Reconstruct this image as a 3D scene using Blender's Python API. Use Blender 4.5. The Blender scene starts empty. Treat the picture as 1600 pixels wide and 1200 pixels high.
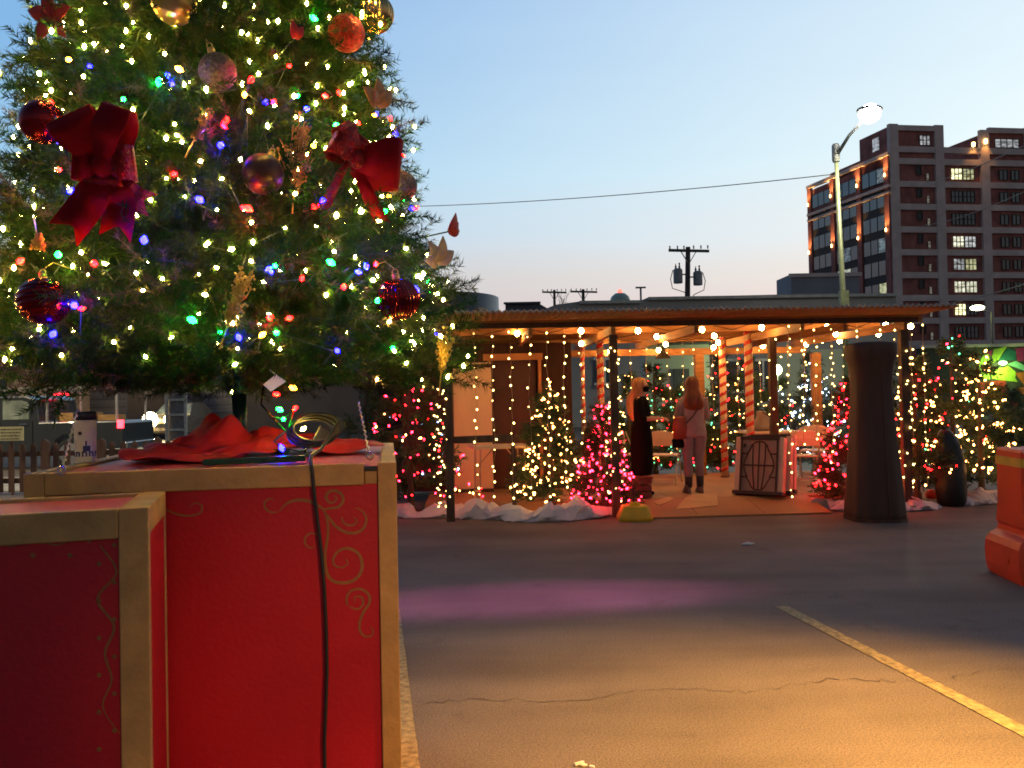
import bpy, bmesh, math, random
import numpy as np
from mathutils import Vector, Matrix
R = math.radians
sc = bpy.context.scene
COL = sc.collection

# ------------------------------------------------------------------ camera
CAM = Vector((0.0, 0.0, 1.55)); F = 1290.0; PITCH = 0.0155; ROLL = 0.020
f_ = Vector((0, math.cos(PITCH), math.sin(PITCH))); u0 = Vector((0, -math.sin(PITCH), math.cos(PITCH))); r0 = Vector((1, 0, 0))
rc = r0*math.cos(ROLL) - u0*math.sin(ROLL); uc = r0*math.sin(ROLL) + u0*math.cos(ROLL)
cam = bpy.data.cameras.new("camera"); camo = bpy.data.objects.new("camera", cam); COL.objects.link(camo)
camo.matrix_world = Matrix(((rc.x, uc.x, -f_.x, CAM.x), (rc.y, uc.y, -f_.y, CAM.y), (rc.z, uc.z, -f_.z, CAM.z), (0, 0, 0, 1)))
cam.sensor_width = 36; cam.lens = 36*F/1600; cam.clip_start = 0.05; cam.clip_end = 3000
sc.camera = camo
sc.render.resolution_x = 1024; sc.render.resolution_y = 768

# ------------------------------------------------------------------ dusk sky
world = bpy.data.worlds.new("World"); sc.world = world; world.use_nodes = True
nt = world.node_tree; nd = nt.nodes; lk = nt.links; nd.clear()
def N(t, **k):
    n = nd.new(t)
    for a, b in k.items(): setattr(n, a, b)
    return n
out = N('ShaderNodeOutputWorld'); bg1 = N('ShaderNodeBackground'); bg2 = N('ShaderNodeBackground'); add = N('ShaderNodeAddShader')
sky = N('ShaderNodeTexSky'); sky.sky_type = 'NISHITA'; sky.sun_disc = False
SUN_EL, SUN_AZ = R(1.0), R(48)
sky.sun_elevation = SUN_EL; sky.sun_rotation = SUN_AZ; sky.altitude = 200; sky.air_density = 1.0; sky.dust_density = 1.5
lk.new(sky.outputs[0], bg1.inputs[0]); bg1.inputs[1].default_value = 0.02
tc = N('ShaderNodeTexCoord'); sep = N('ShaderNodeSeparateXYZ'); lk.new(tc.outputs['Generated'], sep.inputs[0])
def math_(op, a, b=None, clamp=False):
    m = N('ShaderNodeMath', operation=op, use_clamp=clamp)
    for i, x in enumerate((a, b)):
        if x is None: continue
        if isinstance(x, (int, float)): m.inputs[i].default_value = x
        else: lk.new(x, m.inputs[i])
    return m.outputs[0]
def ramp(fac, pts):
    r = N('ShaderNodeValToRGB'); e = r.color_ramp.elements
    while len(e) < len(pts): e.new(0.5)
    for q, (p, c) in zip(e, pts): q.position = p; q.color = (*c, 1)
    lk.new(fac, r.inputs[0]); return r.outputs[0]
mp = N('ShaderNodeMapping'); mp.inputs['Scale'].default_value = (1.2, 1.2, 9); lk.new(tc.outputs['Generated'], mp.inputs[0])
nz = N('ShaderNodeTexNoise'); nz.inputs['Scale'].default_value = 1.6; nz.inputs['Detail'].default_value = 3; lk.new(mp.outputs[0], nz.inputs[0])
wob = math_('MULTIPLY', math_('SUBTRACT', nz.outputs[0], 0.5), 0.07)
zz = math_('ADD', sep.outputs[2], wob, clamp=True)
left = ramp(zz, [(0, (.48, .40, .43)), (.09, (.51, .46, .51)), (.14, (.51, .52, .57)), (.18, (.45, .57, .71)), (.26, (.33, .59, .84)), (.42, (.20, .43, .77)), (.65, (.08, .22, .48)), (1, (.03, .10, .26))])
right = ramp(zz, [(0, (.88, .64, .61)), (.09, (.93, .76, .71)), (.14, (.92, .85, .79)), (.18, (.90, .93, .92)), (.26, (.85, .98, .99)), (.42, (.71, .86, .97)), (.65, (.27, .46, .70)), (1, (.06, .15, .33))])
hx = math_('DIVIDE', sep.outputs[0], math_('SQRT', math_('ADD', math_('MULTIPLY', sep.outputs[0], sep.outputs[0]), math_('ADD', math_('MULTIPLY', sep.outputs[1], sep.outputs[1]), 0.001))))
tt = math_('ADD', math_('MULTIPLY', hx, 0.95), 0.42, clamp=True)
mix = N('ShaderNodeMix', data_type='RGBA'); lk.new(tt, mix.inputs[0]); lk.new(left, mix.inputs[6]); lk.new(right, mix.inputs[7])
lk.new(mix.outputs[2], bg2.inputs[0])
lk.new(math_('ADD', math_('MULTIPLY', math_('ADD', sep.outputs[1], 0.4, clamp=True), 0.73), 0.27, clamp=True), bg2.inputs[1])
lk.new(bg1.outputs[0], add.inputs[0]); lk.new(bg2.outputs[0], add.inputs[1]); lk.new(add.outputs[0], out.inputs[0])

def lamp(name, kind, loc, energy, color, target=None, size=0.1, **k):
    l = bpy.data.lights.new(name, kind); l.energy = energy; l.color = color
    if kind != 'SUN': l.shadow_soft_size = size
    for a, b in k.items(): setattr(l, a, b)
    o = bpy.data.objects.new(name, l); COL.objects.link(o); o.location = loc
    if target is not None: o.rotation_euler = (Vector(target) - Vector(loc)).to_track_quat('-Z', 'Y').to_euler()
    return o
# the sun has just gone down beyond the right hand horizon: almost nothing direct is left
lamp("sun", 'SUN', (40, 40, 20), 0.06, (1, .8, .62), target=(40-math.sin(SUN_AZ)*10, 40-math.cos(SUN_AZ)*10, 18.5), angle=R(12))
# the lot's own lamps behind the photographer: a warm flood and a magenta colour wash, plus an added warm fill
lamp("flood_or_fill_lamp", 'SPOT', (4.6, 1.2, 4.4), 8300, (1, .50, .085), target=(1.95, 2.95, 0), size=0.12, spot_size=R(47), spot_blend=1.0)
lamp("flood_or_fill_lamp", 'SPOT', (2.6, -2.6, 3.0), 700, (1, .55, .21), target=(-.15, 2.6, .55), size=0.15, spot_size=R(23), spot_blend=1.0)  # added fill spot, put in to brighten the red boxes
wash = lamp("colour_wash_lamp", 'SPOT', (0.15, 5.9, 5.2), 900, (1, .24, .66), target=(0.1, 6.35, 0), size=0.1, spot_size=R(47), spot_blend=1.0)
wash.scale = (1.0, 0.31, 1.0)
# a lot lamp beyond the left edge of the frame that lights the pavement and the parked pickup
lamp("lot_lamp_light", 'SPOT', (-15.5, 13.2, 7.5), 3000, (1, .82, .52), target=(-9.5, 17.6, 0), size=0.2, spot_size=R(80), spot_blend=.7)

sc.render.engine = 'CYCLES'
sc.cycles.use_denoising = True
sc.cycles.sample_clamp_indirect = 4
sc.cycles.max_bounces = 6; sc.cycles.diffuse_bounces = 3
sc.cycles.filter_width = 1.75
sc.view_settings.view_transform = 'Standard'; sc.view_settings.look = 'None'; sc.view_settings.gamma = 1; sc.view_settings.exposure = 0

# ------------------------------------------------------------------ pixel helpers (a pixel plus a real depth gives a point)
def ray(px, py): return f_ + rc*((px-800)/F) + uc*((600-py)/F)
def at(px, py, Y):
    d = ray(px, py); return CAM + d*(Y/d.y)
def on_plane(px, py, p0, n):
    d = ray(px, py); n = Vector(n); return CAM + d*((Vector(p0)-CAM).dot(n)/d.dot(n))
def ground(px, py, z=0.0): return on_plane(px, py, (0, 0, z), (0, 0, 1))

# ------------------------------------------------------------------ materials
MATS = {}
def mat(name, col, rough=.6, var=.22, scale=6, bump=0.0, metal=0.0, bscale=None, emit=0.0, ecol=None, trans=0.0, coat=0.0, spec=.5, stretch=None, detail=4):
    if name in MATS: return MATS[name]
    m = bpy.data.materials.new(name); m.use_nodes = True; t = m.node_tree; n = t.nodes; b = n['Principled BSDF']
    b.inputs['Roughness'].default_value = rough; b.inputs['Metallic'].default_value = metal
    b.inputs['Transmission Weight'].default_value = trans; b.inputs['Coat Weight'].default_value = coat
    b.inputs['Specular IOR Level'].default_value = spec
    tcn = n.new('ShaderNodeTexCoord'); vec = tcn.outputs['Object']
    if stretch:
        mpn = n.new('ShaderNodeMapping'); mpn.inputs['Scale'].default_value = stretch; t.links.new(vec, mpn.inputs[0]); vec = mpn.outputs[0]
    nz = n.new('ShaderNodeTexNoise'); nz.inputs['Scale'].default_value = scale; nz.inputs['Detail'].default_value = detail; t.links.new(vec, nz.inputs[0])
    cr = n.new('ShaderNodeValToRGB'); cr.color_ramp.elements[0].position = .3; cr.color_ramp.elements[1].position = .72
    cr.color_ramp.elements[0].color = (*[max(0, c*(1-var)) for c in col], 1); cr.color_ramp.elements[1].color = (*[min(1, c*(1+var)) for c in col], 1)
    t.links.new(nz.outputs[0], cr.inputs[0]); t.links.new(cr.outputs[0], b.inputs['Base Color'])
    if bump:
        nb = n.new('ShaderNodeTexNoise'); nb.inputs['Scale'].default_value = bscale or scale*6; nb.inputs['Detail'].default_value = 3; t.links.new(vec, nb.inputs[0])
        bp = n.new('ShaderNodeBump'); bp.inputs['Strength'].default_value = bump; bp.inputs['Distance'].default_value = .02
        t.links.new(nb.outputs[0], bp.inputs['Height']); t.links.new(bp.outputs[0], b.inputs['Normal'])
    if emit:
        t.links.new(cr.outputs[0], b.inputs['Emission Color']); b.inputs['Emission Strength'].default_value = emit
    MATS[name] = m; return m
def glow(name, col, strength):
    if name in MATS: return MATS[name]
    m = bpy.data.materials.new(name); m.use_nodes = True; t = m.node_tree; n = t.nodes; b = n['Principled BSDF']
    b.inputs['Base Color'].default_value = (*[min(1, .3+.6*c) for c in col], 1); b.inputs['Roughness'].default_value = .3
    b.inputs['Emission Color'].default_value = (*col, 1); b.inputs['Emission Strength'].default_value = strength
    MATS[name] = m; return m

# ------------------------------------------------------------------ objects
W = {}
def thing(name, label, cat, loc=(0, 0, 0), rz=0.0, group=None, world=False):
    o = bpy.data.objects.new(name, None); COL.objects.link(o); o.empty_display_size = .2
    o.location = loc; o.rotation_euler = (0, 0, rz); o['label'] = label; o['category'] = cat
    if group: o['group'] = group
    W[o.name] = Vector(loc) if world else Vector((0, 0, 0)); return o
def tag(o, label, cat, group=None):
    o['label'] = label; o['category'] = cat
    if group: o['group'] = group
    return o
def link(name, me, parent=None):
    o = bpy.data.objects.new(name, me); COL.objects.link(o)
    if parent is not None: o.parent = parent; W[o.name] = W[parent.name]
    else: W[o.name] = Vector((0, 0, 0))
    return o
def dup(o, loc=None, rz=None, label=None, group=None, parent=None, scale=None):
    c = o.copy(); COL.objects.link(c); W[c.name] = Vector((0, 0, 0))
    if parent is not None: c.parent = parent
    if loc is not None: c.location = loc
    if rz is not None: c.rotation_euler = (0, 0, rz)
    if scale is not None: c.scale = scale
    if label: c['label'] = label
    if group: c['group'] = group
    for ch in list(o.children): dup(ch, parent=c)
    return c

class MB:
    def __init__(s): s.v = []; s.f = []; s.m = []; s.k = 0
    def add(s, vs, fs):
        n = len(s.v); s.v += [tuple(v) for v in vs]
        for f in fs: s.f.append(tuple(i+n for i in f)); s.m.append(s.k)
        return s
    def mat(s, k): s.k = k; return s
    def box(s, c, size, M=None):
        x, y, z = [q/2 for q in size]; c = Vector(c)
        vs = [Vector(p) for p in ((-x,-y,-z),(x,-y,-z),(x,y,-z),(-x,y,-z),(-x,-y,z),(x,-y,z),(x,y,z),(-x,y,z))]
        if M is not None: vs = [M @ v for v in vs]
        return s.add([v+c for v in vs], [(0,3,2,1),(4,5,6,7),(0,1,5,4),(1,2,6,5),(2,3,7,6),(3,0,4,7)])
    def bar(s, a, b, w, h, up=(0, 0, 1)):
        a = Vector(a); b = Vector(b); d = b-a; L = d.length; d.normalize(); up = Vector(up)
        x = d.cross(up)
        if x.length < 1e-4: x = d.cross(Vector((0, 1, 0)))
        x.normalize(); z = x.cross(d)
        M = Matrix((x, d, z)).transposed(); return s.box((a+b)/2, (w, L, h), M)
    def tube(s, pts, r, n=8, cap=True, flat=1.0):
        P = [Vector(p) for p in pts]; k = len(P); rr = r if isinstance(r, (list, tuple)) else [r]*k
        T = [(P[min(i+1, k-1)]-P[max(i-1, 0)]).normalized() for i in range(k)]
        x = T[0].orthogonal().normalized(); vs = []
        for i in range(k):
            x = (x - T[i]*x.dot(T[i]))
            x = x.normalized() if x.length > 1e-6 else T[i].orthogonal().normalized()
            y = T[i].cross(x)
            for j in range(n):
                a = 2*math.pi*j/n; vs.append(P[i] + x*math.cos(a)*rr[i] + y*math.sin(a)*rr[i]*flat)
        fs = [(i*n+j, i*n+(j+1) % n, (i+1)*n+(j+1) % n, (i+1)*n+j) for i in range(k-1) for j in range(n)]
        if cap: fs += [tuple(range(n-1, -1, -1)), tuple((k-1)*n+j for j in range(n))]
        return s.add(vs, fs)
    def rings(s, rings, cap=True):
        n = len(rings[0]); vs = [p for r in rings for p in r]
        fs = [(i*n+j, i*n+(j+1) % n, (i+1)*n+(j+1) % n, (i+1)*n+j) for i in range(len(rings)-1) for j in range(n)]
        if cap: fs += [tuple(range(n-1, -1, -1)), tuple((len(rings)-1)*n+j for j in range(n))]
        return s.add(vs, fs)
    def lathe(s, prof, c=(0, 0, 0), n=24, M=None, rib=0, ribn=0):
        c = Vector(c); rg = []
        for r, z in prof:
            ring = []
            for j in range(n):
                a = 2*math.pi*j/n; q = r*(1 + (rib*math.cos(ribn*a) if ribn else 0))
                v = Vector((q*math.cos(a), q*math.sin(a), z)); ring.append(c + (M @ v if M else v))
            rg.append(ring)
        return s.rings(rg)
    def ball(s, c, r, n=16, m=10, sx=1, sy=1, sz=1, M=None):
        c = Vector(c); rg = []
        for i in range(m+1):
            t = math.pi*(i+.02)/(m+.04); ring = []
            for j in range(n):
                a = 2*math.pi*j/n; v = Vector((r*sx*math.sin(t)*math.cos(a), r*sy*math.sin(t)*math.sin(a), -r*sz*math.cos(t)))
                ring.append(c + (M @ v if M else v))
            rg.append(ring)
        return s.rings(rg)
    def prism(s, poly, thick):      # poly: 3D points in order, thick: vector
        t = Vector(thick); n = len(poly); P = [Vector(p) for p in poly]
        return s.add(P + [p+t for p in P], [tuple(range(n-1, -1, -1)), tuple(range(n, 2*n))] + [(i, (i+1) % n, n+(i+1) % n, n+i) for i in range(n)])
    def build(s, name, m, parent=None, smooth=False, bevel=0.0, solid=0.0, sub=0):
        o0 = W[parent.name] if parent is not None else Vector((0, 0, 0))
        me = bpy.data.meshes.new(name); me.from_pydata([(v[0]-o0.x, v[1]-o0.y, v[2]-o0.z) for v in s.v], [], s.f)
        ms = m if isinstance(m, (list, tuple)) else [m]
        for q in ms: me.materials.append(q)
        if len(ms) > 1: me.polygons.foreach_set('material_index', s.m)
        bm = bmesh.new(); bm.from_mesh(me); bmesh.ops.recalc_face_normals(bm, faces=bm.faces); bm.to_mesh(me); bm.free()
        if smooth: me.polygons.foreach_set('use_smooth', [True]*len(me.polygons))
        me.update(); o = link(name, me, parent)
        if solid: md = o.modifiers.new('solid', 'SOLIDIFY'); md.thickness = solid; md.offset = 0
        if bevel: md = o.modifiers.new('bevel', 'BEVEL'); md.width = bevel; md.segments = 2; md.limit_method = 'ANGLE'
        if sub: md = o.modifiers.new('sub', 'SUBSURF'); md.levels = sub; md.render_levels = sub
        return o
def structure(name, mb, m, **k):
    o = mb.build(name, m, **k); o['kind'] = 'structure'; return o
def np_mesh(name, V, T, m):
    me = bpy.data.meshes.new(name); V = np.asarray(V, np.float32); T = np.asarray(T, np.int32)
    me.vertices.add(len(V)); me.vertices.foreach_set('co', V.ravel()); me.loops.add(T.size); me.loops.foreach_set('vertex_index', T.ravel())
    me.polygons.add(len(T)); me.polygons.foreach_set('loop_start', np.arange(0, T.size, 3, dtype=np.int32)); me.polygons.foreach_set('loop_total', np.full(len(T), 3, np.int32))
    for q in (m if isinstance(m, (list, tuple)) else [m]): me.materials.append(q)
    me.update(calc_edges=True); return me
def unit(a): return a/np.maximum(np.linalg.norm(a, axis=-1, keepdims=True), 1e-9)
def needles(O, D, L, nper, nlen, wid, rng, spread=0.95):
    N = len(O); t = rng.uniform(.04, 1, (N, nper, 1)); P = O[:, None]+D[:, None]*L[:, None, None]*t
    r = unit(rng.normal(size=(N, nper, 3))); per = unit(r-D[:, None]*np.sum(r*D[:, None], -1, keepdims=True))
    nd_ = unit(D[:, None]*rng.uniform(.45, 1.1, (N, nper, 1))+per*spread); ln = nlen*(1.05-.45*t)*rng.uniform(.7, 1.15, (N, nper, 1))
    side = unit(np.cross(nd_, rng.normal(size=(N, nper, 3))))*wid/2
    V = np.stack([P-side, P+side, P+nd_*ln], 2).reshape(-1, 3)
    per1 = unit(np.cross(D, rng.normal(size=(N, 3))))*wid*.8
    S = np.stack([O-per1, O+per1, O+D*L[:, None]], 1).reshape(-1, 3)
    V = np.concatenate([V, S]); return V, np.arange(len(V)).reshape(-1, 3)

# light bulbs: one shared mesh per kind
BM = {}
def bulb_mesh(r, m, tall=1.5, fine=False):
    k = (round(r, 4), m.name, tall)
    if k in BM: return BM[k]
    b = MB()
    if fine: b.ball((0, 0, 0), r, 14, 10, sz=tall)
    else: b.lathe([(r*.15, -r*tall), (r*.8, -r*tall*.45), (r, r*.1), (r*.55, r*tall*.75), (r*.12, r*tall)], n=6)
    me = bpy.data.meshes.new('bulb'); me.from_pydata(b.v, [], b.f); me.materials.append(m)
    me.polygons.foreach_set('use_smooth', [True]*len(me.polygons)); BM[k] = me; return me
def bulbs(parent, pts, r, most=100, tall=1.5, rnd=None):
    """pts: list of (Vector world, material); the nearest `most` become parts, the rest one stuff part"""
    rnd = rnd or random.Random(len(pts)); o0 = W[parent.name]
    pts = sorted(pts, key=lambda p: (p[0]-CAM).length)
    for p, m in pts[:most]:
        o = bpy.data.objects.new('bulb', bulb_mesh(r, m, tall)); COL.objects.link(o); o.parent = parent; o.location = p-o0
        o.rotation_euler = (rnd.uniform(-1.3, 1.3), rnd.uniform(-1.3, 1.3), rnd.uniform(0, 6)); o.scale = [rnd.uniform(.65, 1.12)]*3
    rest = pts[most:]
    if rest:
        ms = list({m.name: m for p, m in rest}.values()); b = MB()
        for p, m in rest:
            b.mat(ms.index(m)); b.lathe([(r*.15, -r*tall), (r*.8, -r*tall*.45), (r, r*.1), (r*.55, r*tall*.75), (r*.12, r*tall)], c=p, n=6)
        o = b.build('bulb', ms, parent); o['kind'] = 'stuff'
G_WARM = glow('bulb warm white', (1, .66, .11), 245); G_RED = glow('bulb red', (1, .0010, .0010), 150); G_BLUE = glow('bulb blue', (.0015, .0015, 1), 260)
G_GREEN = glow('bulb green', (.002, 1, .03), 110); G_AMB = glow('bulb amber', (1, .38, .02), 30)
S_WARM = glow('mini warm white', (1, .40, .09), 26); S_YEL = glow('mini yellow', (1, .68, .20), 10); S_PINK = glow('mini pink', (1, .010, .030), 42)
S_RED = glow('mini red', (1, .005, .007), 44); S_COOL = glow('mini cool white', (.55, .72, 1), 20); S_GRN = glow('mini green', (.10, 1, .40), 8); S_BLU = glow('mini blue', (.25, .5, 1), 14)
# ================================================================== SETTING: ground
def asphalt_mat():
    m = mat('asphalt', (.185, .148, .132), rough=.85, var=.22, scale=.9, bump=.5, bscale=160, detail=6)
    t = m.node_tree; n = t.nodes; b = n['Principled BSDF']; cr = b.inputs['Base Color'].links[0].from_socket
    tc = n.new('ShaderNodeTexCoord')
    sp = n.new('ShaderNodeTexNoise'); sp.inputs['Scale'].default_value = 110; sp.inputs['Detail'].default_value = 2; t.links.new(tc.outputs['Object'], sp.inputs[0])
    r = n.new('ShaderNodeValToRGB'); r.color_ramp.elements[0].position = .35; r.color_ramp.elements[1].position = .7
    r.color_ramp.elements[0].color = (.62, .62, .62, 1); r.color_ramp.elements[1].color = (1.35, 1.33, 1.28, 1); t.links.new(sp.outputs[0], r.inputs[0])
    mm = n.new('ShaderNodeMix'); mm.data_type = 'RGBA'; mm.blend_type = 'MULTIPLY'; mm.inputs[0].default_value = 1
    t.links.new(cr, mm.inputs[6]); t.links.new(r.outputs[0], mm.inputs[7])
    # streaky wear running across the lot
    mp = n.new('ShaderNodeMapping'); mp.inputs['Scale'].default_value = (.25, 1.6, 1); t.links.new(tc.outputs['Object'], mp.inputs[0])
    st = n.new('ShaderNodeTexNoise'); st.inputs['Scale'].default_value = 1.1; st.inputs['Detail'].default_value = 5; t.links.new(mp.outputs[0], st.inputs[0])
    r2 = n.new('ShaderNodeValToRGB'); r2.color_ramp.elements[0].position = .35; r2.color_ramp.elements[1].position = .68
    r2.color_ramp.elements[0].color = (.78, .76, .75, 1); r2.color_ramp.elements[1].color = (1.15, 1.15, 1.15, 1); t.links.new(st.outputs[0], r2.inputs[0])
    m2 = n.new('ShaderNodeMix'); m2.data_type = 'RGBA'; m2.blend_type = 'MULTIPLY'; m2.inputs[0].default_value = 1
    t.links.new(mm.outputs[2], m2.inputs[6]); t.links.new(r2.outputs[0], m2.inputs[7])
    # oil drips and old stains with edges of their own
    sn = n.new('ShaderNodeTexNoise'); sn.inputs['Scale'].default_value = 2.3; sn.inputs['Detail'].default_value = 7; sn.inputs['Roughness'].default_value = .62; t.links.new(tc.outputs['Object'], sn.inputs[0])
    r3 = n.new('ShaderNodeValToRGB'); r3.color_ramp.elements[0].position = .60; r3.color_ramp.elements[1].position = .72; r3.color_ramp.elements[0].color = (1, 1, 1, 1); r3.color_ramp.elements[1].color = (.72, .70, .68, 1); t.links.new(sn.outputs[0], r3.inputs[0])
    m3 = n.new('ShaderNodeMix'); m3.data_type = 'RGBA'; m3.blend_type = 'MULTIPLY'; m3.inputs[0].default_value = 1; t.links.new(m2.outputs[2], m3.inputs[6]); t.links.new(r3.outputs[0], m3.inputs[7])
    # pale scattered grit
    vo = n.new('ShaderNodeTexVoronoi'); vo.inputs['Scale'].default_value = 38; t.links.new(tc.outputs['Object'], vo.inputs[0])
    r4 = n.new('ShaderNodeValToRGB'); r4.color_ramp.elements[0].position = .05; r4.color_ramp.elements[1].position = .10; r4.color_ramp.elements[0].color = (1.45, 1.42, 1.38, 1); r4.color_ramp.elements[1].color = (1, 1, 1, 1); t.links.new(vo.outputs['Distance'], r4.inputs[0])
    m4 = n.new('ShaderNodeMix'); m4.data_type = 'RGBA'; m4.blend_type = 'MULTIPLY'; m4.inputs[0].default_value = .6; t.links.new(m3.outputs[2], m4.inputs[6]); t.links.new(r4.outputs[0], m4.inputs[7]); t.links.new(m4.outputs[2], b.inputs['Base Color'])
    return m
structure('ground', MB().add([(-500, -60, -.03), (500, -60, -.03), (500, 900, -.03), (-500, 900, -.03)], [(0, 1, 2, 3)]), mat('street ground', (.07, .065, .06), rough=.9, scale=.2, var=.3))
structure('parking_lot', MB().add([(-30, -20, 0), (40, -20, 0), (40, 22, 0), (-30, 22, 0)], [(0, 1, 2, 3)]), asphalt_mat())
structure('pavement', MB().add([(-30, 15.2, .004), (-1.5, 15.2, .004), (-1.5, 18.2, .004), (-30, 18.2, .004)], [(0, 1, 2, 3)]), mat('pale concrete', (.42, .36, .27), rough=.9, scale=2, bump=.2))
M_LINE = mat('worn yellow road paint', (.33, .25, .12), rough=.8, var=.5, scale=26, bump=.2, bscale=120)
def strip(pts, w, z, jit=0, seed=1):
    rn = random.Random(seed); P = [Vector((p[0], p[1], z)) for p in pts]; L = []; Rr = []
    for i, p in enumerate(P):
        d = (P[min(i+1, len(P)-1)]-P[max(i-1, 0)]).normalized(); n = Vector((d.y, -d.x, 0))
        a = w/2*(1+rn.uniform(-jit, jit)); L.append(p-n*a); Rr.append(p+n*a)
    k = len(P); return MB().add(L+Rr, [(i, i+1, k+i+1, k+i) for i in range(k-1)])
a = ground(1221, 948); b = ground(1610, 1149)
structure('parking_line', strip([a+(b-a)*(i/40) for i in range(-0, 60)], .09, .004, .04), M_LINE)
a = ground(616, 977); b = ground(637, 1200)
structure('parking_line', strip([a+(b-a)*(i/30) for i in range(-6, 45)], .10, .004, .03, 2), M_LINE)
rn = random.Random(5); a = ground(660, 1104); b = ground(1360, 1064)
cr_ = [a+(b-a)*(i/70)+Vector((rn.uniform(-.012, .012), rn.gauss(0, .018)+.05*math.sin(i*.22), 0)) for i in range(-14, 110)]
structure('crack', strip(cr_, .0055, .004, .9, 4), mat('crack tar', (.095, .075, .066), rough=.9))
lit = MB()
for i in range(5): lit.ball(ground(1163+i*3, 852-(i % 3))+Vector((0, 0, .012)), .018, 7, 5, sx=1.6, sz=.5)
tag(lit.build('litter', mat('white paper', (.7, .68, .65)), smooth=True), 'small scrap of white paper lying on the asphalt before the ramp', 'litter')
lit = MB().box(ground(905, 1196)+Vector((0, 0, .01)), (.045, .012, .008), Matrix.Rotation(.5, 3, 'Z')).box(ground(925, 1201)+Vector((0, 0, .008)), (.012, .02, .008), Matrix.Rotation(1.1, 3, 'Z')).ball(ground(912, 1198)+Vector((0, 0, .008)), .009, 7, 5, sx=1.8, sz=.6)
tag(lit.build('litter', mat('white paper', (.7, .68, .65))), 'crumpled white scraps on the lamplit asphalt at the near edge', 'litter')

# ================================================================== SETTING: far buildings
M_BRICK = mat('dark red brick', (.30, .10, .08), rough=.9, var=.35, scale=.7, detail=8)
M_CONC = mat('tower concrete', (.58, .45, .40), rough=.9, var=.15, scale=.5)
M_DARKGL = mat('dusk glass', (.03, .045, .06), rough=.08, var=.4, scale=.25, spec=1.0)
M_SLIT = mat('dark slit', (.02, .018, .018), rough=.5)
def lit_win(i, c, e): return mat('lit window %d' % i, c, emit=e, ecol=c, rough=.4, var=.85, scale=1.1, stretch=(1, 1, 2.2), detail=3)
t1 = thing('brick_tower', 'tall brick and concrete warehouse tower with lit windows and amber wall lamps', 'building', (63.7, 137, 0), world=True)
A = Vector((math.cos(R(8)), math.sin(R(8)), 0)); B = Vector((-math.sin(R(14)), math.cos(R(14)), 0)); O = Vector((63.7, 137, 0)); NA = Vector((A.y, -A.x, 0)); NB = Vector((-B.y, B.x, 0))
def tw(s, t, z): return O+A*s+B*t+Vector((0, 0, z))
def block(s0, s1, t0, t1_, z0, z1):
    return MB().prism([tw(s0, t0, z0), tw(s1, t0, z0), tw(s1, t1_, z0), tw(s0, t1_, z0)], (0, 0, z1-z0))
zs = [39.6-3.82*k for k in range(0, 11)]
wb = block(0, 8.5, .25, 7.6, 0, 45.4); wb2 = block(0, 70, .3, 22.8, 0, 40.2); wb.add(wb2.v, wb2.f); wb3 = block(18.2, 70, .3, 14, 40.2, 45); wb.add(wb3.v, wb3.f)
wb4 = block(.6, 4, 7.7, 17, 40.2, 42.0); wb.add(wb4.v, wb4.f)
wb.build('wall', M_BRICK, t1)
fr = MB()
def front_beam(s0, s1, z, h, dpt=.45):
    fr.prism([tw(s0, -.1, z-h/2), tw(s1, -.1, z-h/2), tw(s1, dpt, z-h/2), tw(s0, dpt, z-h/2)], (0, 0, h))
piers = [0.75, 9.0, 17.4, 25.8, 34.2, 42.6, 51]
for k, s in enumerate(piers):
    top = 45.8 if k in (0, 1) or k >= 2 and s > 18 else (45.2 if k == 2 else 41)
    fr.prism([tw(s-.8, -.14, 0), tw(s+.8, -.14, 0), tw(s+.8, .5, 0), tw(s-.8, .5, 0)], (0, 0, top))
for i in range(len(piers)-1):
    s0, s1 = piers[i]+.8, piers[i+1]-.8
    for z in zs+[41.6]:
        if z > 0: front_beam(s0, s1, z, 1.0)
    if i != 1: front_beam(s0, s1, 45.2, .9)
fr.build('concrete_frame', M_CONC, t1)
rn = random.Random(3)
cols = [(1, .80, .30), (.95, .85, .42), (.9, .95, .6), (.75, .8, .6)]
def window(p0, ex, ez, nrm, m, nx=2, nz=1, bar=.12):
    g = MB().prism([p0, p0+ex, p0+ex+ez, p0+ez], nrm*.06).build('window', m, t1)
    fm = MB(); nn = nrm.normalized()
    for i in range(nx+1): q = p0+ex*(i/nx)-nn*.05; fm.bar(q, q+ez, bar, .12, nn)
    for j in range(nz+1): q = p0+ez*(j/nz)-nn*.05; fm.bar(q, q+ex, bar, .12, nn)
    fm.build('frame', M_SLIT, g); return g
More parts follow.
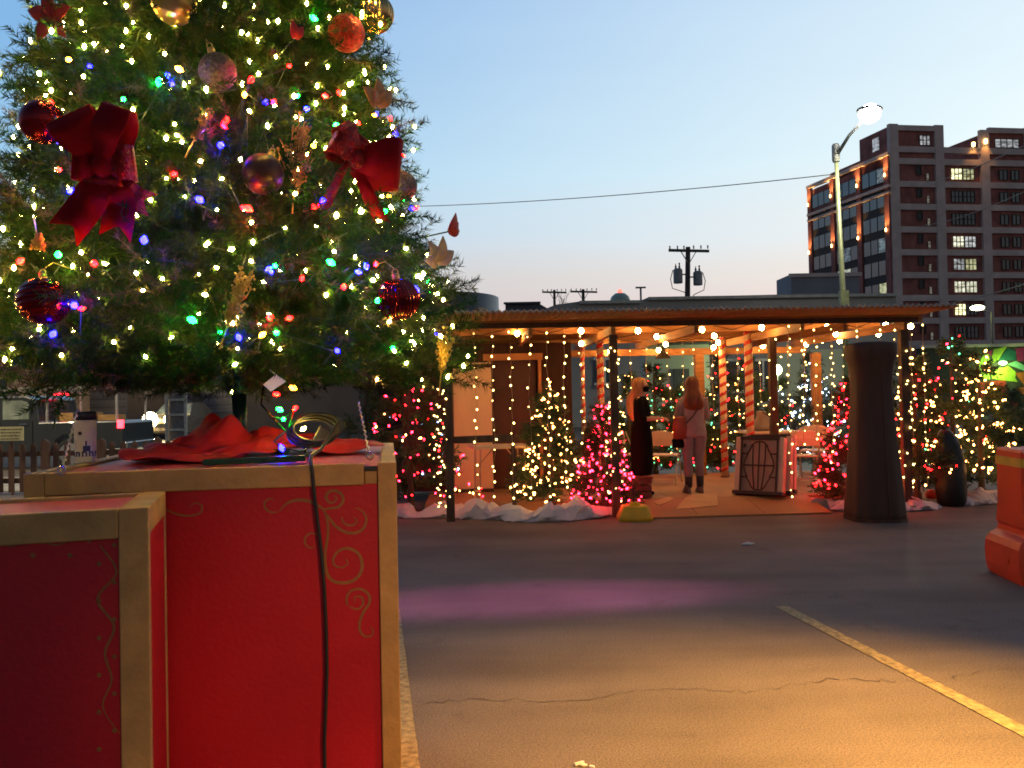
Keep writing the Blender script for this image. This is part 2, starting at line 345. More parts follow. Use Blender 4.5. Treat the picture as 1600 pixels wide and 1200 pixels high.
# front: slits in the first bay, broad windows in the second, dark ones beyond
lit_rows = {0: (0, 2.6), 1: None, 2: None, 3: (1, 1.5), 4: (3, .5), 5: (1, 1.2), 6: (0, 2.8), 7: None}
for k, z in enumerate(zs[:9]):
    zc = z-2.6
    window(tw(5.0-.15, .2, zc+.4), A*.9, Vector((0, 0, 1.5)), NA*-1, M_SLIT, 1, 1, .08)
    window(tw(6.6, .2, zc-.55), A*.55, Vector((0, 0, 1.25)), NA*-1, lit_win(9, (.35, .31, .24), .3), 1, 1, .05)
    L = lit_rows.get(k)
    m = lit_win(10+k, cols[L[0]], L[1]) if L else M_DARKGL
    window(tw(11.2, .22, zc-.3), A*2.05, Vector((0, 0, 1.9)), NA*-1, m, 3, 2, .1)
    m2 = lit_win(20+k, cols[(k) % 4], .7) if k in (0, 3, 4) else M_DARKGL
    window(tw(13.4, .22, zc-.3), A*2.05, Vector((0, 0, 1.9)), NA*-1, m2 if k != 5 else m, 3, 2, .1)
    for s in (20.2, 22.4, 28, 30): window(tw(s, .2, zc-.2), A*1.5, Vector((0, 0, 1.7)), NA*-1, M_DARKGL, 2, 1, .1)
window(tw(5.6, .2, 42.4), A*1.9, Vector((0, 0, 1.7)), NA*-1, lit_win(30, (.55, .58, .62), .5), 3, 2, .12)
window(tw(19.5, .2, 42.3), A*4.5, Vector((0, 0, 1.5)), NA*-1, lit_win(30, (.55, .58, .62), .5), 4, 1, .12)
# side: three bays of wide glass between brick piers, stone bands, amber lamps
pt = [0.6, 7.8, 15.3, 22.4]; sb = MB(); bb = MB()
for t in pt: sb.prism([tw(-.35, t-.55, 0), tw(.1, t-.55, 0), tw(.1, t+.55, 0), tw(-.35, t+.55, 0)], (0, 0, 40.6))
for z in zs:
    if z > 0 and z < 38: bb.prism([tw(-.06, 0, z-1.0), tw(.1, 0, z-1.0), tw(.1, 22.8, z-1.0), tw(-.06, 22.8, z-1.0)], (0, 0, 1.3))
sb.build('brick_pier', M_BRICK, t1); bb.build('spandrel', mat('dark spandrel', (.05, .035, .03), rough=.8), t1)
cb = MB()
for z, h in ((35.2, .5), (34.2, .3), (40.5, .6)): cb.prism([tw(-.55, -.2, z), tw(.2, -.2, z), tw(.2, 22.9, z), tw(-.55, 22.9, z)], (0, 0, h))
cb.build('cornice', M_CONC, t1)
for i in range(3):
    for k, z in enumerate(zs[1:9]):
        t0, t2 = pt[i]+.8, pt[i+1]-.8; z1 = z+.35 if k else z+.75
        for q in range(3):
            w = (t2-t0)/3; e = rn.random()
            m = M_DARKGL if k in (0, 1, 2) and not (k == 0 and i == 0 and q < 2) else (lit_win(40+q, cols[q], .55) if e < .22 else (lit_win(44, (.25, .3, .3), .25) if e < .45 else M_DARKGL))
            window(tw(-.10, t0+q*w+.12, z1), B*(w-.24), Vector((0, 0, 2.4)), NB*1, m, 2, 2, .1)
window(tw(-.02, 2.5, 42.2), B*1.6, Vector((0, 0, 2.2)), NB, lit_win(30, (.55, .58, .62), .5), 2, 1, .12)
M_SCON = glow('amber wall lamp', (1, .62, .2), 9)
for t in pt:
    for z in (37.4, 28.2):
        p = tw(-.62, t, z)
        s = MB().lathe([(.06, -.32), (.13, -.26), (.15, 0), (.11, .24), (.06, .32)], p, 10).build('wall_lamp', M_SCON, t1, smooth=True)
        l = lamp('wall_lamp_light', 'SPOT', tw(-1.0, t, z-.4), 2300, (1, .56, .17), target=tw(-.35, t, z+4), size=.1, spot_size=R(64), spot_blend=.8)
for s, z in ((15.1, 42.6), (17.4, 43.2)):
    MB().lathe([(.1, -.4), (.26, -.3), (.28, .3), (.1, .4)], tw(s, -.3, z), 10).build('wall_lamp', M_SCON, t1, smooth=True)
    lamp('wall_lamp_light', 'SPOT', tw(s, -.9, z+.2), 500, (1, .45, .10), target=tw(s, 0, z-4), size=.1, spot_size=R(70), spot_blend=.8)

# long grey single storey building behind the pavilion
M_GREY = mat('grey render', (.23, .22, .235), rough=.9, var=.12, scale=.5)
M_SAGE = mat('sage render', (.34, .37, .29), rough=.9, var=.12, scale=.6)
M_TRIM = mat('dark trim', (.05, .05, .05), rough=.6)
def zof(px, py, Y): return at(px, py, Y).z
def xof(px, Y): return (px-800)/F*Y
g = thing('grey_building', 'long flat roofed grey building behind the pavilion', 'building', (xof(1050, 40), 40, 0), world=True)
top = [(830, 492), (868, 476), (905, 471), (1000, 470), (1012, 465), (1265, 459), (1400, 459)]
pts = [at(px, py, 40) for px, py in top]; poly = [Vector((pts[0].x, 40, 0))]+[Vector((p.x, 40, p.z)) for p in pts]+[Vector((pts[-1].x, 40, 0))]
MB().prism(poly, (0, 14, 0)).build('wall', M_GREY, g)
MB().bar(Vector((pts[2].x, 39.9, pts[2].z-.06)), Vector((pts[3].x, 39.9, pts[3].z-.06)), .25, .14).bar(Vector((pts[4].x, 39.9, pts[4].z-.06)), Vector((pts[6].x, 39.9, pts[6].z-.06)), .25, .14).build('parapet_cap', mat('parapet metal', (.3, .29, .3), rough=.5), g)
for x0, x1, y0, y1, mm in ((1045, 1085, 545, 600, M_SAGE), (1200, 1330, 545, 620, M_SAGE)):
    a = at(x0, y1, 39.9); b = at(x1, y0, 39.9)
    MB().box(((a.x+b.x)/2, 39.95, (a.z+b.z)/2), (b.x-a.x, .12, b.z-a.z)).build('wall_panel', mm, g)
for x0, x1, y0, y1 in ((1068, 1094, 562, 610), (1135, 1175, 562, 612), (1180, 1205, 562, 612), (930, 960, 560, 600)):
    a = at(x0, y1, 39.8); b = at(x1, y0, 39.8)
    w = MB().box(((a.x+b.x)/2, 39.86, (a.z+b.z)/2), (b.x-a.x, .08, b.z-a.z)).build('window', M_DARKGL, g)
    MB().bar((a.x-.05, 39.8, b.z), (b.x+.05, 39.8, b.z), .1, .12).bar((a.x-.05, 39.8, a.z), (b.x+.05, 39.8, a.z), .1, .12).bar(((a.x+b.x)/2, 39.8, a.z), ((a.x+b.x)/2, 39.8, b.z), .08, .08).build('frame', mat('pale frame', (.5, .5, .48)), w)
# pale lean-to wall closer in, lit by the yard lamp
g = thing('lean_to', 'pale sage green lean-to wall with a lamp beside it behind the pavilion', 'building', (xof(1060, 27), 27, 0), world=True)
a = at(1012, 680, 27); b = at(1108, 538, 27)
MB().box(((a.x+b.x)/2, 27.6, b.z/2), (b.x-a.x, 1.2, b.z)).build('wall', M_SAGE, g)
MB().box(((a.x+b.x)/2+.1, 26.96, b.z*.45), (.5, .08, b.z*.6)).build('door', M_TRIM, g)
MB().box(((a.x+b.x)/2, 27.55, b.z+.05), (b.x-a.x+.3, 1.5, .1)).build('roof', M_TRIM, g)
yl = thing('yard_lamp', 'glaring greenish white yard lamp on a short post behind the pavilion', 'lamp', (xof(1213, 26), 26, 0), world=True)
p = at(1213, 578, 26)
MB().tube([(p.x, 26, 0), (p.x, 26, p.z-.15)], .05).build('post', M_TRIM, yl)
MB().ball(p, .17, 14, 10).build('lamp_globe', glow('yard lamp glow', (.86, 1, .45), 22), yl, smooth=True)
lamp('yard_lamp_light', 'POINT', p-Vector((0, .3, 0)), 330, (.85, 1, .5), size=.15)
# box on the roof behind the street lamp
a = at(1267, 480, 44); b = at(1372, 431, 44)
g = thing('roof_block', 'pale grey windowless rooftop block below the brick tower', 'building', ((a.x+b.x)/2, 54.2, 0), world=True)
MB().box(((a.x+b.x)/2+3, 56, b.z*1.22/2), ((b.x-a.x)*1.24, 3, b.z*1.22)).build('wall', M_GREY, g)
MB().box(((a.x+b.x)/2+3, 54.45, b.z*1.22-.1), ((b.x-a.x)*1.24+.3, .14, .25)).build('coping', M_CONC, g)
# round dark building on the left behind the pavilion roof
g = thing('round_building', 'dark round building with a smooth curved wall rising behind the pavilion roof', 'building', (xof(690, 44)-1, 44, 0), world=True)
cx = xof(688, 44)-.2; zt = zof(740, 453, 40.6)
MB().lathe([(3.40, 0), (3.40, zt-.02), (3.36, zt), (3.2, zt)], (cx, 44, 0), 64).build('wall', mat('dark metal cladding', (.055, .042, .036), rough=.35, var=.5, scale=.8, stretch=(6, 6, .1)), g, smooth=True)
MB().box((cx+2.45, 41.55, zt/2-.4), (.5, .5, zt-.8), Matrix.Rotation(.75, 3, 'Z')).build('reflection_strip', mat('tan reflection', (.42, .28, .17), rough=.4), g)  # tan strip modelled to stand for a bright vertical reflection on the wall
a = at(790, 500, 52); b = at(842, 474, 52)
g = thing('low_roof', 'low dark shed roof beside the round building', 'building', ((a.x+b.x)/2, 52, 0), world=True)
MB().prism([(a.x, 52, 0), (a.x, 52, b.z), (b.x, 52, b.z), (b.x+1.5, 52, b.z-.9), (b.x+1.5, 52, 0)], (0, 5, 0)).build('wall', mat('slate grey', (.09, .09, .1), rough=.8), g)
MB().box(((a.x+b.x)/2, 51.9, b.z+.03), (b.x-a.x+.2, .3, .12)).build('eave', M_TRIM, g)
# far domed tower with a red beacon
p = at(969, 474, 160)
g = thing('domed_tower', 'small far pale domed tower with a red beacon on the roofline', 'tower', (p.x, 160, 0), world=True)
zt = zof(969, 462, 160)
MB().lathe([(2.0, 0), (2.0, zt-1), (1.7, zt-.2), (1.0, zt+.4), (.2, zt+.6)], (p.x, 160, 0), 16).build('tower_body', mat('pale green render', (.35, .42, .33)), g, smooth=True)
MB().ball((p.x, 160, zt+.8), .5, 8, 6).build('beacon', glow('red beacon', (1, .12, .08), 3), g)
# left: low garage behind the truck
M_TANW = mat('drab wall', (.16, .125, .11), rough=.9, var=.2, scale=.6)
g = thing('garage', 'drab flat roofed garage row behind the parked pickup', 'building', (-15, 40, 0), world=True)
a = at(-60, 560, 40); b = at(560, 560, 40)
MB().box(((a.x+b.x)/2, 43, 2.0), (b.x-a.x, 6, 4.0)).build('wall', M_TANW, g)
for x0, x1 in ((118, 200), (268, 300), (318, 368)):
    p0 = at(x0, 640, 40); p1 = at(x1, 640, 40); d = MB().box(((p0.x+p1.x)/2, 39.97, 1.4), (p1.x-p0.x, .12, 2.8)).build('garage_door', mat('grey roller door', (.2, .18, .2) if x0 != 268 else (.5, .48, .42), rough=.6, var=.25, scale=3, stretch=(.1, 1, 9)), g)
    mb = MB()
    for k in range(7): mb.box(((p0.x+p1.x)/2, 39.88, .3+k*.38), (p1.x-p0.x-.1, .05, .05))
    mb.build('slat', mat('slat grey', (.12, .11, .12)), d)
MB().box(((a.x+b.x)/2, 39.9, 4.02), (b.x-a.x+.3, .5, .18)).build('eave', M_TRIM, g)
g = thing('tan_house', 'tan rendered house at the far left behind the pickup', 'building', (-21, 33, 0), world=True)
a = at(-120, 600, 33); b = at(20, 600, 33); zt = zof(10, 492, 33)
MB().box(((a.x+b.x)/2, 36, zt/2), (b.x-a.x, 6, zt)).build('wall', mat('tan render', (.36, .24, .16), rough=.9), g)
MB().prism([(a.x-.3, 32.7, zt), (b.x+.4, 32.7, zt), (b.x+.4, 32.7, zt+.2), ((a.x+b.x)/2, 32.7, zt+1.6), (a.x-.3, 32.7, zt+.2)], (0, 6.6, 0)).build('roof', mat('brown shingle', (.10, .06, .045), rough=.9, scale=3), g)
MB().box(((a.x+b.x)/2+1, 32.96, 2.0), (1.1, .08, 1.3)).build('window', M_DARKGL, g)

# painted wall on the right
gw = thing('mural_wall', 'low wall painted with green, red and orange angular shapes under a green lamp', 'wall', (29, 45, 0), world=True)
a = at(1440, 643, 45); b = at(1760, 545, 45); zt = 3.75
MB().box(((a.x+b.x)/2, 45.2, zt/2), (b.x-a.x, .4, zt)).build('wall', mat('dark painted wall', (.045, .04, .035), rough=.8), gw)
MB().box(((a.x+b.x)/2, 45.15, zt+.08), (b.x-a.x+.1, .6, .16)).build('coping', M_CONC, gw)
mur = MB(); mm = [mat('mural lime', (.34, .48, .05)), mat('mural teal', (.015, .10, .085)), mat('mural red', (.42, .03, .02)), mat('mural orange', (.55, .13, .02)), mat('mural magenta', (.30, .02, .10)), mat('mural black', (.012, .012, .012)), mat('mural mint', (.25, .55, .35))]
shapes = [(0, [(1528, 575), (1535, 556), (1545, 552), (1548, 580), (1540, 600)]), (0, [(1548, 570), (1553, 546), (1574, 541), (1560, 562)]), (1, [(1560, 563), (1575, 544), (1588, 549), (1587, 563)]), (4, [(1587, 545), (1602, 542), (1602, 563), (1590, 565)]), (4, [(1540, 551), (1551, 546), (1549, 556)]),
          (0, [(1548, 577), (1569, 574), (1575, 571), (1588, 582), (1586, 590), (1590, 597), (1550, 592)]), (6, [(1574, 569), (1588, 564), (1602, 572), (1602, 580)]), (2, [(1530, 597), (1571, 594), (1574, 618), (1530, 622)]), (3, [(1586, 583), (1602, 581), (1602, 604)]), (3, [(1585, 608), (1602, 604), (1602, 618)]), (0, [(1536, 577), (1546, 577), (1547, 593), (1537, 592)]),
          (2, [(1610, 548), (1660, 545), (1655, 600), (1612, 590)]), (0, [(1665, 560), (1700, 548), (1698, 610), (1670, 618)])]
for k, (ci, pl) in enumerate(shapes):
    mur.mat(ci); mur.prism([at(x, y, 44.985-.004*k) for x, y in pl], (0, .012, 0))
mur.build('painted_shapes', mm, gw)
p = at(1567, 567, 44.4)
gl = thing('green_lamp', 'small glowing green floodlight on the painted wall', 'lamp', (p.x, 44.4, p.z), world=True)
MB().ball(p, .16, 12, 8, sx=1.4, sz=.7).build('lamp_face', glow('green lamp', (.45, 1, .35), 7), gl, smooth=True)
MB().bar(p+Vector((0, .15, .1)), p+Vector((0, .56, .1)), .06, .06).build('bracket', M_TRIM, gl)
lamp('green_lamp_light', 'POINT', p-Vector((0, .1, .3)), 170, (.6, 1, .25), size=.2)
# hedge line and low shop front under the mural
g = thing('shop_front', 'low pale shop front with red door beyond the right hand trees', 'building', (27, 40, 0), world=True)
a = at(1568, 700, 40); b = at(1690, 652, 40)
MB().box(((a.x+b.x)/2, 40.6, b.z/2+.0), (b.x-a.x, 1.2, max(.4, b.z))).build('wall', mat('shop grey', (.24, .22, .19)), g)
MB().box((at(1584, 680, 40).x, 39.96, .45), (.35, .1, .8)).build('door', mat('shop red', (.4, .03, .03)), g)
MB().box(((a.x+b.x)/2, 40.5, max(.4, b.z)+.04), (b.x-a.x+.2, 1.5, .08)).build('roof', M_CONC, g)

# ================================================================== poles, cables, street lamps
M_WOODP = mat('weathered pole', (.07, .055, .048), rough=.9, var=.3, scale=3, stretch=(4, 4, .3))
M_GALV = mat('galvanised grey', (.22, .22, .22), rough=.5, metal=.3)
def utility_pole(px, ptop, Y, arm0, arm1, lab, lean=0, trans=False, r=.13, armdrop=.25):
    p = at(px, ptop, Y); t = thing('utility_pole', lab, 'utility pole', (p.x+lean, Y, 0), world=True)
    MB().tube([(p.x+lean, Y, 0), (p.x, Y, p.z)], [r*1.3, r*.85]).build('pole', M_WOODP, t)
    a = at(arm0, ptop+4, Y); b = at(arm1, ptop+6, Y); zc = p.z-armdrop
    ar = MB().bar((a.x, Y-.15, zc+.05), (b.x, Y-.15, zc-.05), .12, .16).build('crossarm', M_WOODP, t)
    ins = MB()
    for q in (0.03, .22, .38, .62, .8, .97): x = a.x+(b.x-a.x)*q; ins.lathe([(.03, 0), (.05, .06), (.03, .12), (.06, .16), (.02, .22)], (x, Y-.15, zc+.1), 8)
    ins.build('insulator', M_GALV, t)
    w = (b.x-a.x)*.2; MB().bar((p.x-w, Y-.15, zc), (p.x, Y-.1, zc-.8), .05, .05).bar((p.x+w, Y-.15, zc), (p.x, Y-.1, zc-.8), .05, .05).build('brace', M_GALV, t)
    if trans:
        for q, y0, y1 in ((1059, 420, 443), (1090, 424, 446)):
            c0 = at(q, y1, Y); c1 = at(q, y0, Y); h = c1.z-c0.z
            tr = MB().lathe([(.26, 0), (.28, .05), (.28, h-.1), (.2, h)], (c0.x, Y-.1, c0.z), 16).build('transformer', M_GALV, t, smooth=False)
            MB().lathe([(.04, 0), (.07, .1), (.03, .2), (.06, .3), (.02, .36)], (c0.x+.1, Y-.1, c0.z+h), 8).lathe([(.04, 0), (.07, .1), (.03, .2), (.02, .3)], (c0.x-.12, Y-.1, c0.z+h), 8).build('bushing', M_TRIM, tr)
            MB().bar((c0.x, Y-.1, c0.z+h*.6), (p.x, Y, c0.z+h*.6), .08, .08).build('bracket', M_GALV, t)
            s = 1 if q > 1072 else -1
            MB().tube([(c0.x+s*.3, Y-.1, c0.z+h*.9), (c0.x+s*.45, Y-.1, c0.z+h*.3), (c0.x+s*.35, Y-.1, c0.z-.3), (p.x+s*.3, Y-.1, c0.z-.55), (p.x, Y-.1, c0.z-.9)], .025, 6).build('lead', M_TRIM, t)
    return t
utility_pole(1075, 386, 50, 1044, 1107, 'dark utility pole with two transformers rising behind the pavilion roof', lean=-.35, trans=True, r=.17)
utility_pole(911, 452, 75, 891, 933, 'thin utility pole with one crossarm just right of the bare tree', r=.16)
utility_pole(866, 453, 80, 847, 885, 'slim utility pole standing in front of the bare treetop', r=.14)
p = at(1001, 450, 90); t = thing('lot_lamp', 'tiny double headed lot lamp on the grey roofline', 'lamp post', (p.x, 90, 0), world=True)
MB().tube([(p.x, 90, 0), (p.x, 90, p.z)], .11).build('post', M_GALV, t)
MB().bar((p.x-.55, 90, p.z+.05), (p.x+.55, 90, p.z+.05), .3, .16).build('lamp_head', M_GALV, t)
# bare tree
rn = random.Random(11); p = at(872, 447, 66)
t = thing('bare_tree', 'leafless tree with fine twigs behind the pavilion roof', 'tree', (p.x, 66, 0), world=True)
tr = MB(); tr.tube([(p.x, 66, 0), (p.x+.1, 66, p.z*.55), (p.x, 66, p.z*.8)], [.25, .18, .10]).build('trunk', M_WOODP, t)
tw_ = MB()
def twig(a, d, L, r, k):
    b = a+d*L; m = (a+b)/2+Vector((rn.uniform(-1, 1), rn.uniform(-1, 1), rn.uniform(-1, 1)))*L*.08
    tw_.tube([a, m, b], [r, r*.75, r*.5], 4, False)
    if k:
        for _ in range(3 if k > 1 else 4): twig(a+(b-a)*rn.uniform(.35, 1), (d+Vector((rn.uniform(-.8, .8), rn.uniform(-.8, .8), rn.uniform(-.3, .6)))).normalized(), L*rn.uniform(.5, .75), r*.5, k-1)
for i in range(9): twig(Vector((p.x, 66, p.z*rn.uniform(.5, .78))), Vector((rn.uniform(-.8, .8), rn.uniform(-.8, .8), 1)).normalized(), 1.3, .06, 3)
tw_.build('crown', M_WOODP, t)
# the tall street lamp
M_POLE = mat('street lamp pole', (.17, .18, .11), rough=.45, metal=.2)
base = at(1318, 480, 30); top = at(1306, 238, 30); hd = at(1349, 188, 28.6)
sl = thing('street_lamp', 'tall tapered street lamp with a blazing white head in front of the brick tower', 'street lamp', (base.x+.1, 30, 0), world=True)
MB().tube([(base.x+.14, 30, 0), (base.x, 30, base.z), (top.x, 30, top.z)], [.13, .10, .065], 14).build('pole', M_POLE, sl, smooth=True)
MB().tube([(top.x, 30, top.z-.15), top+(hd-top)*.5+Vector((0, 0, .05)), hd], [.07, .055, .045], 8).build('arm', M_GALV, sl, smooth=True)
MB().lathe([(.12, 0), (.14, .1), (.14, .6), (.1, .66)], (top.x, 30, top.z-.35), 12).build('collar', M_GALV, sl)
hd2 = hd+(hd-top).normalized()*.35
MB().ball(hd2+Vector((0, 0, .12)), .34, 14, 8, sx=1.3, sz=.35).build('lamp_head', M_GALV, sl, smooth=True)
MB().ball(hd2-Vector((0, 0, .02)), .36, 16, 10, sx=1.0, sz=.9).build('lamp_lens', glow('street lamp lens', (1, .97, .82), 60), sl, smooth=True)
lamp('street_lamp_light', 'SPOT', hd2-Vector((0, 0, .45)), 2600, (1, .95, .6), target=hd2-Vector((.2, 0, 10)), size=.3, spot_size=R(150), spot_blend=.5)
q = at(1318, 466, 29.7); MB().box((q.x+.02, 29.72, q.z), (.3, .2, .55)).build('control_box', M_POLE, sl)
# second lamp far right
b = at(1551, 545, 70); top = at(1549, 487, 70)
s2 = thing('street_lamp', 'slender street lamp with a small bright head before the tower base', 'street lamp', (b.x, 70, 0), world=True)
MB().tube([(b.x, 70, 0), (top.x, 70, top.z)], [.13, .08]).build('pole', M_POLE, s2)
hd = at(1527, 481, 70); MB().tube([(top.x, 70, top.z-.1), (hd.x, 70, hd.z)], .05).build('arm', M_GALV, s2)
MB().ball(hd, .45, 12, 8, sx=1.3, sz=.5).build('lamp_head', glow('far lamp head', (1, .95, .6), 16), s2, smooth=True)
# cables
M_CAB = mat('cable', (.05, .045, .04), rough=.6)
def cable(a, b, sag, r, lab):
    pts = [a+(b-a)*(i/24)-Vector((0, 0, sag*4*(i/24)*(1-i/24))) for i in range(25)]
    tag(MB().tube(pts, r, 6).build('overhead_cable', M_CAB), lab, 'cable', 'overhead cables')
cable(at(500, 324, 48), at(1306, 272, 30.1), .35, .017, 'long overhead cable sagging across the open sky to the street lamp')
cable(at(1440, 290, 60), at(1680, 190, 24), .2, .02, 'topmost thin cable crossing the front of the brick tower')
cable(at(1445, 352, 60), at(1680, 262, 24), .3, .016, 'middle thin cable crossing the brick tower')
cable(at(1440, 478, 60), at(1690, 413, 24), .3, .022, 'lowest thin cable crossing the brick tower above the pavilion')
# ================================================================== pavilion
PE = Vector((math.cos(R(3)), math.sin(R(3)), 0)); PD = Vector((-math.sin(R(3)), math.cos(R(3)), 0)); P0 = Vector((0, 10.4, 0))
def pv(x, d, z): return P0+PE*x+PD*d+Vector((0, 0, z))
MP = Matrix.Rotation(R(3), 3, 'Z')
def pat(px, py, d): return on_plane(px, py, P0+PD*d, PD)     # pixel -> point on the pavilion plane d metres behind its front
M_WOOD = mat('stained lumber', (.34, .145, .05), rough=.7, var=.3, scale=3, stretch=(1, 1, 8), bump=.1)
M_DKW = mat('dark stained lumber', (.075, .035, .02), rough=.7, var=.3, scale=3, stretch=(6, 6, .6))
M_PLY = mat('plywood deck', (.38, .20, .09), rough=.75, var=.22, scale=1.4, bump=.15, bscale=60)
M_ROOF = mat('corrugated roofing', (.44, .25, .11), rough=.45, var=.2, scale=4)
pav = thing('pavilion', 'open timber pavilion with a corrugated roof and candy stripe posts', 'pavilion', (2, 11, 0), world=True)
X0, X1, D0, D1, ZR = -1.3, 5.46, -.62, 3.85, 2.55
nw = int((X1-X0)/.074)*8; up = []; dn = []; vs = []
for i in range(nw+1):
    x = X0+(X1-X0)*i/nw; z = .014*math.sin(2*math.pi*i/8)
    for d in (D0, D1): vs.append(pv(x, d, ZR+z))
fs = [(2*i, 2*i+2, 2*i+3, 2*i+1) for i in range(nw)]
MB().add(vs, fs).build('roof_sheet', M_ROOF, pav, smooth=True, solid=.005)
# frost white fuzzy trim riding the front edge of the sheet
fz = MB(); rn = random.Random(2)
for i in range(0, nw, 2):
    x = X0+(X1-X0)*i/nw; fz.ball(pv(x, D0+.02, ZR+.014+.013*math.sin(2*math.pi*i/8)), rn.uniform(.011, .018), 6, 4)
fz.build('frost_trim', mat('frost fibre', (.50, .38, .32), rough=.95), pav, smooth=True)
def beam(name, a, b, w, h, m): return MB().bar(a, b, w, h).build(name, m, pav, bevel=.004)
beam('fascia', pv(X0, -.06, ZR-.108), pv(X1-.22, -.06, ZR-.108), .045, .068, M_DKW)
for d in (.14, 1.25, 2.4, 3.5): beam('purlin', pv(X0+.02, d, ZR-.075), pv(X1-.06, d, ZR-.075), .045, .10, M_WOOD)
PX = [-.80, 1.30, 3.74, 5.10]; ZD0 = .15
for x in PX+[2.36, .25, 4.3]: beam('rafter', pv(x, -.03, ZR-.18), pv(x, D1-.1, ZR-.18), .05, .11, M_WOOD)
beam('beam', pv(X0+.1, .0, ZR-.29), pv(X1-.24, .0, ZR-.29), .06, .10, M_DKW) if False else None
beam('beam', pv(X0+.1, 3.55, ZR-.29), pv(X1-.2, 3.55, ZR-.29), .09, .11, M_WOOD)
for x, d in zip(PX, (.05, .05, 1.05, .05)): beam('post', pv(x, d, ZD0 if d > .5 else 0), pv(x, d, ZR-.236), .10, .10, M_DKW)
for px in (1094, 1277, 1338): q = pat(px, 600, 3.5); x = (q-P0).dot(PE); beam('post', pv(x, 3.55, 0), pv(x, 3.55, ZR-.345), .15, .13, M_WOOD)
beam('rail', pv(PX[0]+.05, .05, 1.02), pv(PX[0]+.78, .05, 1.03), .05, .09, M_DKW); beam('post', pv(PX[0]+.80, .05, 0), pv(PX[0]+.80, .05, 1.07), .05, .05, M_DKW)
deck = thing('deck', 'orange brown plywood deck with a low ramp at the pavilion entrance', 'deck', pv(2, 1, 0), world=True)
ZD = .15
db = MB()
for i in range(6):
    x0 = X0+.15+i*1.1; x1 = min(x0+1.094, X1-.1)
    for d0, d1 in ((.55, 2.2), (2.206, 3.9)): db.prism([pv(x0, d0, .02), pv(x1, d0, .02), pv(x1, d1, .02), pv(x0, d1, .02)], (0, 0, ZD-.02))
db.build('boards', M_PLY, deck)
rx0, rx1 = 1.44, 3.98; rm = MB()
for i in range(3):
    a = rx0+(rx1-rx0)*i/3; b = rx0+(rx1-rx0)*(i+1)/3-.006
    rm.add([pv(a, -.22, .006), pv(b, -.22, .006), pv(b, .545, .006), pv(a, .545, .006), pv(a, -.22, .022), pv(b, -.22, .022), pv(b, .545, ZD-.002), pv(a, .545, ZD-.002)],
           [(0, 3, 2, 1), (4, 5, 6, 7), (0, 1, 5, 4), (1, 2, 6, 5), (2, 3, 7, 6), (3, 0, 4, 7)])
rm.build('ramp', M_PLY, deck)
M_PATCH = mat('pale plywood', (.55, .34, .15), rough=.8, var=.2, scale=3)  # paler plywood shapes laid flat on the ramp
for pl in ([(1085, 772), (1120, 772), (1122, 790), (1056, 796), (1070, 778)], [(1020, 784), (1045, 776), (1055, 780), (1030, 790)]):
    q = [on_plane(x, y, pv(0, -.22, .027), Vector((0, 0, 1))-PD*(.125/.765)) for x, y in pl]
    MB().prism(q, (0, 0, .003)).build('pale_patch', M_PATCH, deck)
# shed inside the left end
M_SHED = mat('dark board siding', (.045, .016, .010), rough=.75, var=.3, scale=4, stretch=(5, 5, .3))
shed = thing('shed', 'dark brown boarded shed with an orange door frame under the pavilion roof', 'shed', pv(-.3, 2.2, 0), world=True)
sx0, sx1, sd = -1.55, 1.02, 2.1
dl = (pat(770, 700, sd)-P0).dot(PE); dr = (pat(840, 700, sd)-P0).dot(PE); dz = pat(800, 563, sd).z
wl = MB()
wl.prism([pv(sx0, sd, ZD), pv(dl-.02, sd, ZD), pv(dl-.02, sd, 2.36), pv(sx0, sd, 2.36)], PD*.08)
wl.prism([pv(dr+.02, sd, ZD), pv(sx1, sd, ZD), pv(sx1, sd, 2.36), pv(dr+.02, sd, 2.36)], PD*.08)
wl.prism([pv(dl-.02, sd, dz+.02), pv(dr+.02, sd, dz+.02), pv(dr+.02, sd, 2.36), pv(dl-.02, sd, 2.36)], PD*.08)
wl.prism([pv(sx1-.08, sd+.081, ZD), pv(sx1, sd+.081, ZD), pv(sx1, 3.4, ZD), pv(sx1-.08, 3.4, ZD)], (0, 0, 2.2))
wl.prism([pv(sx0, 3.4, ZD), pv(sx1, 3.4, ZD), pv(sx1, 3.46, ZD), pv(sx0, 3.46, ZD)], (0, 0, 2.2))
bt = wl
for x in np.arange(sx0+.1, sx1, .2):
    if dl-.12 < x < dr+.12: continue
    bt.prism([pv(x-.02, sd-.012, ZD), pv(x+.02, sd-.012, ZD), pv(x+.02, sd-.001, ZD), pv(x-.02, sd-.001, ZD)], (0, 0, 2.2))
wl.build('wall', M_SHED, shed)
M_FRAME = mat('orange pine', (.50, .22, .075), rough=.6, var=.15, scale=3)
fm = MB(); fm.bar(pv(dl-.12, sd-.03, dz+.05), pv(dr+.10, sd-.03, dz+.05), .05, .10); fm.bar(pv(dr+.05, sd-.03, ZD), pv(dr+.05, sd-.03, dz-.001), .05, .10, PD); fm.bar(pv(dl-.03, sd-.03, ZD), pv(dl-.03, sd-.03, dz-.001), .05, .06, PD)
fm.build('door_frame', M_FRAME, shed)
MB().prism([pv(dl, sd+.04, ZD+.01), pv(dr-.005, sd+.04, ZD+.01), pv(dr-.005, sd+.04, dz-.005), pv(dl, sd+.04, dz-.005)], PD*.04).build('door', mat('red brown door', (.07, .018, .012), rough=.5, var=.2, scale=2), shed)
MB().ball(pv(dr-.07, sd, 1.1), .03, 10, 8).build('door_handle', mat('brass', (.6, .4, .12), rough=.3, metal=1), shed, smooth=True)
a = (pat(708, 600, 1.9)-P0).dot(PE); b = (pat(768, 600, 1.9)-P0).dot(PE); zt = pat(740, 566, 1.9).z
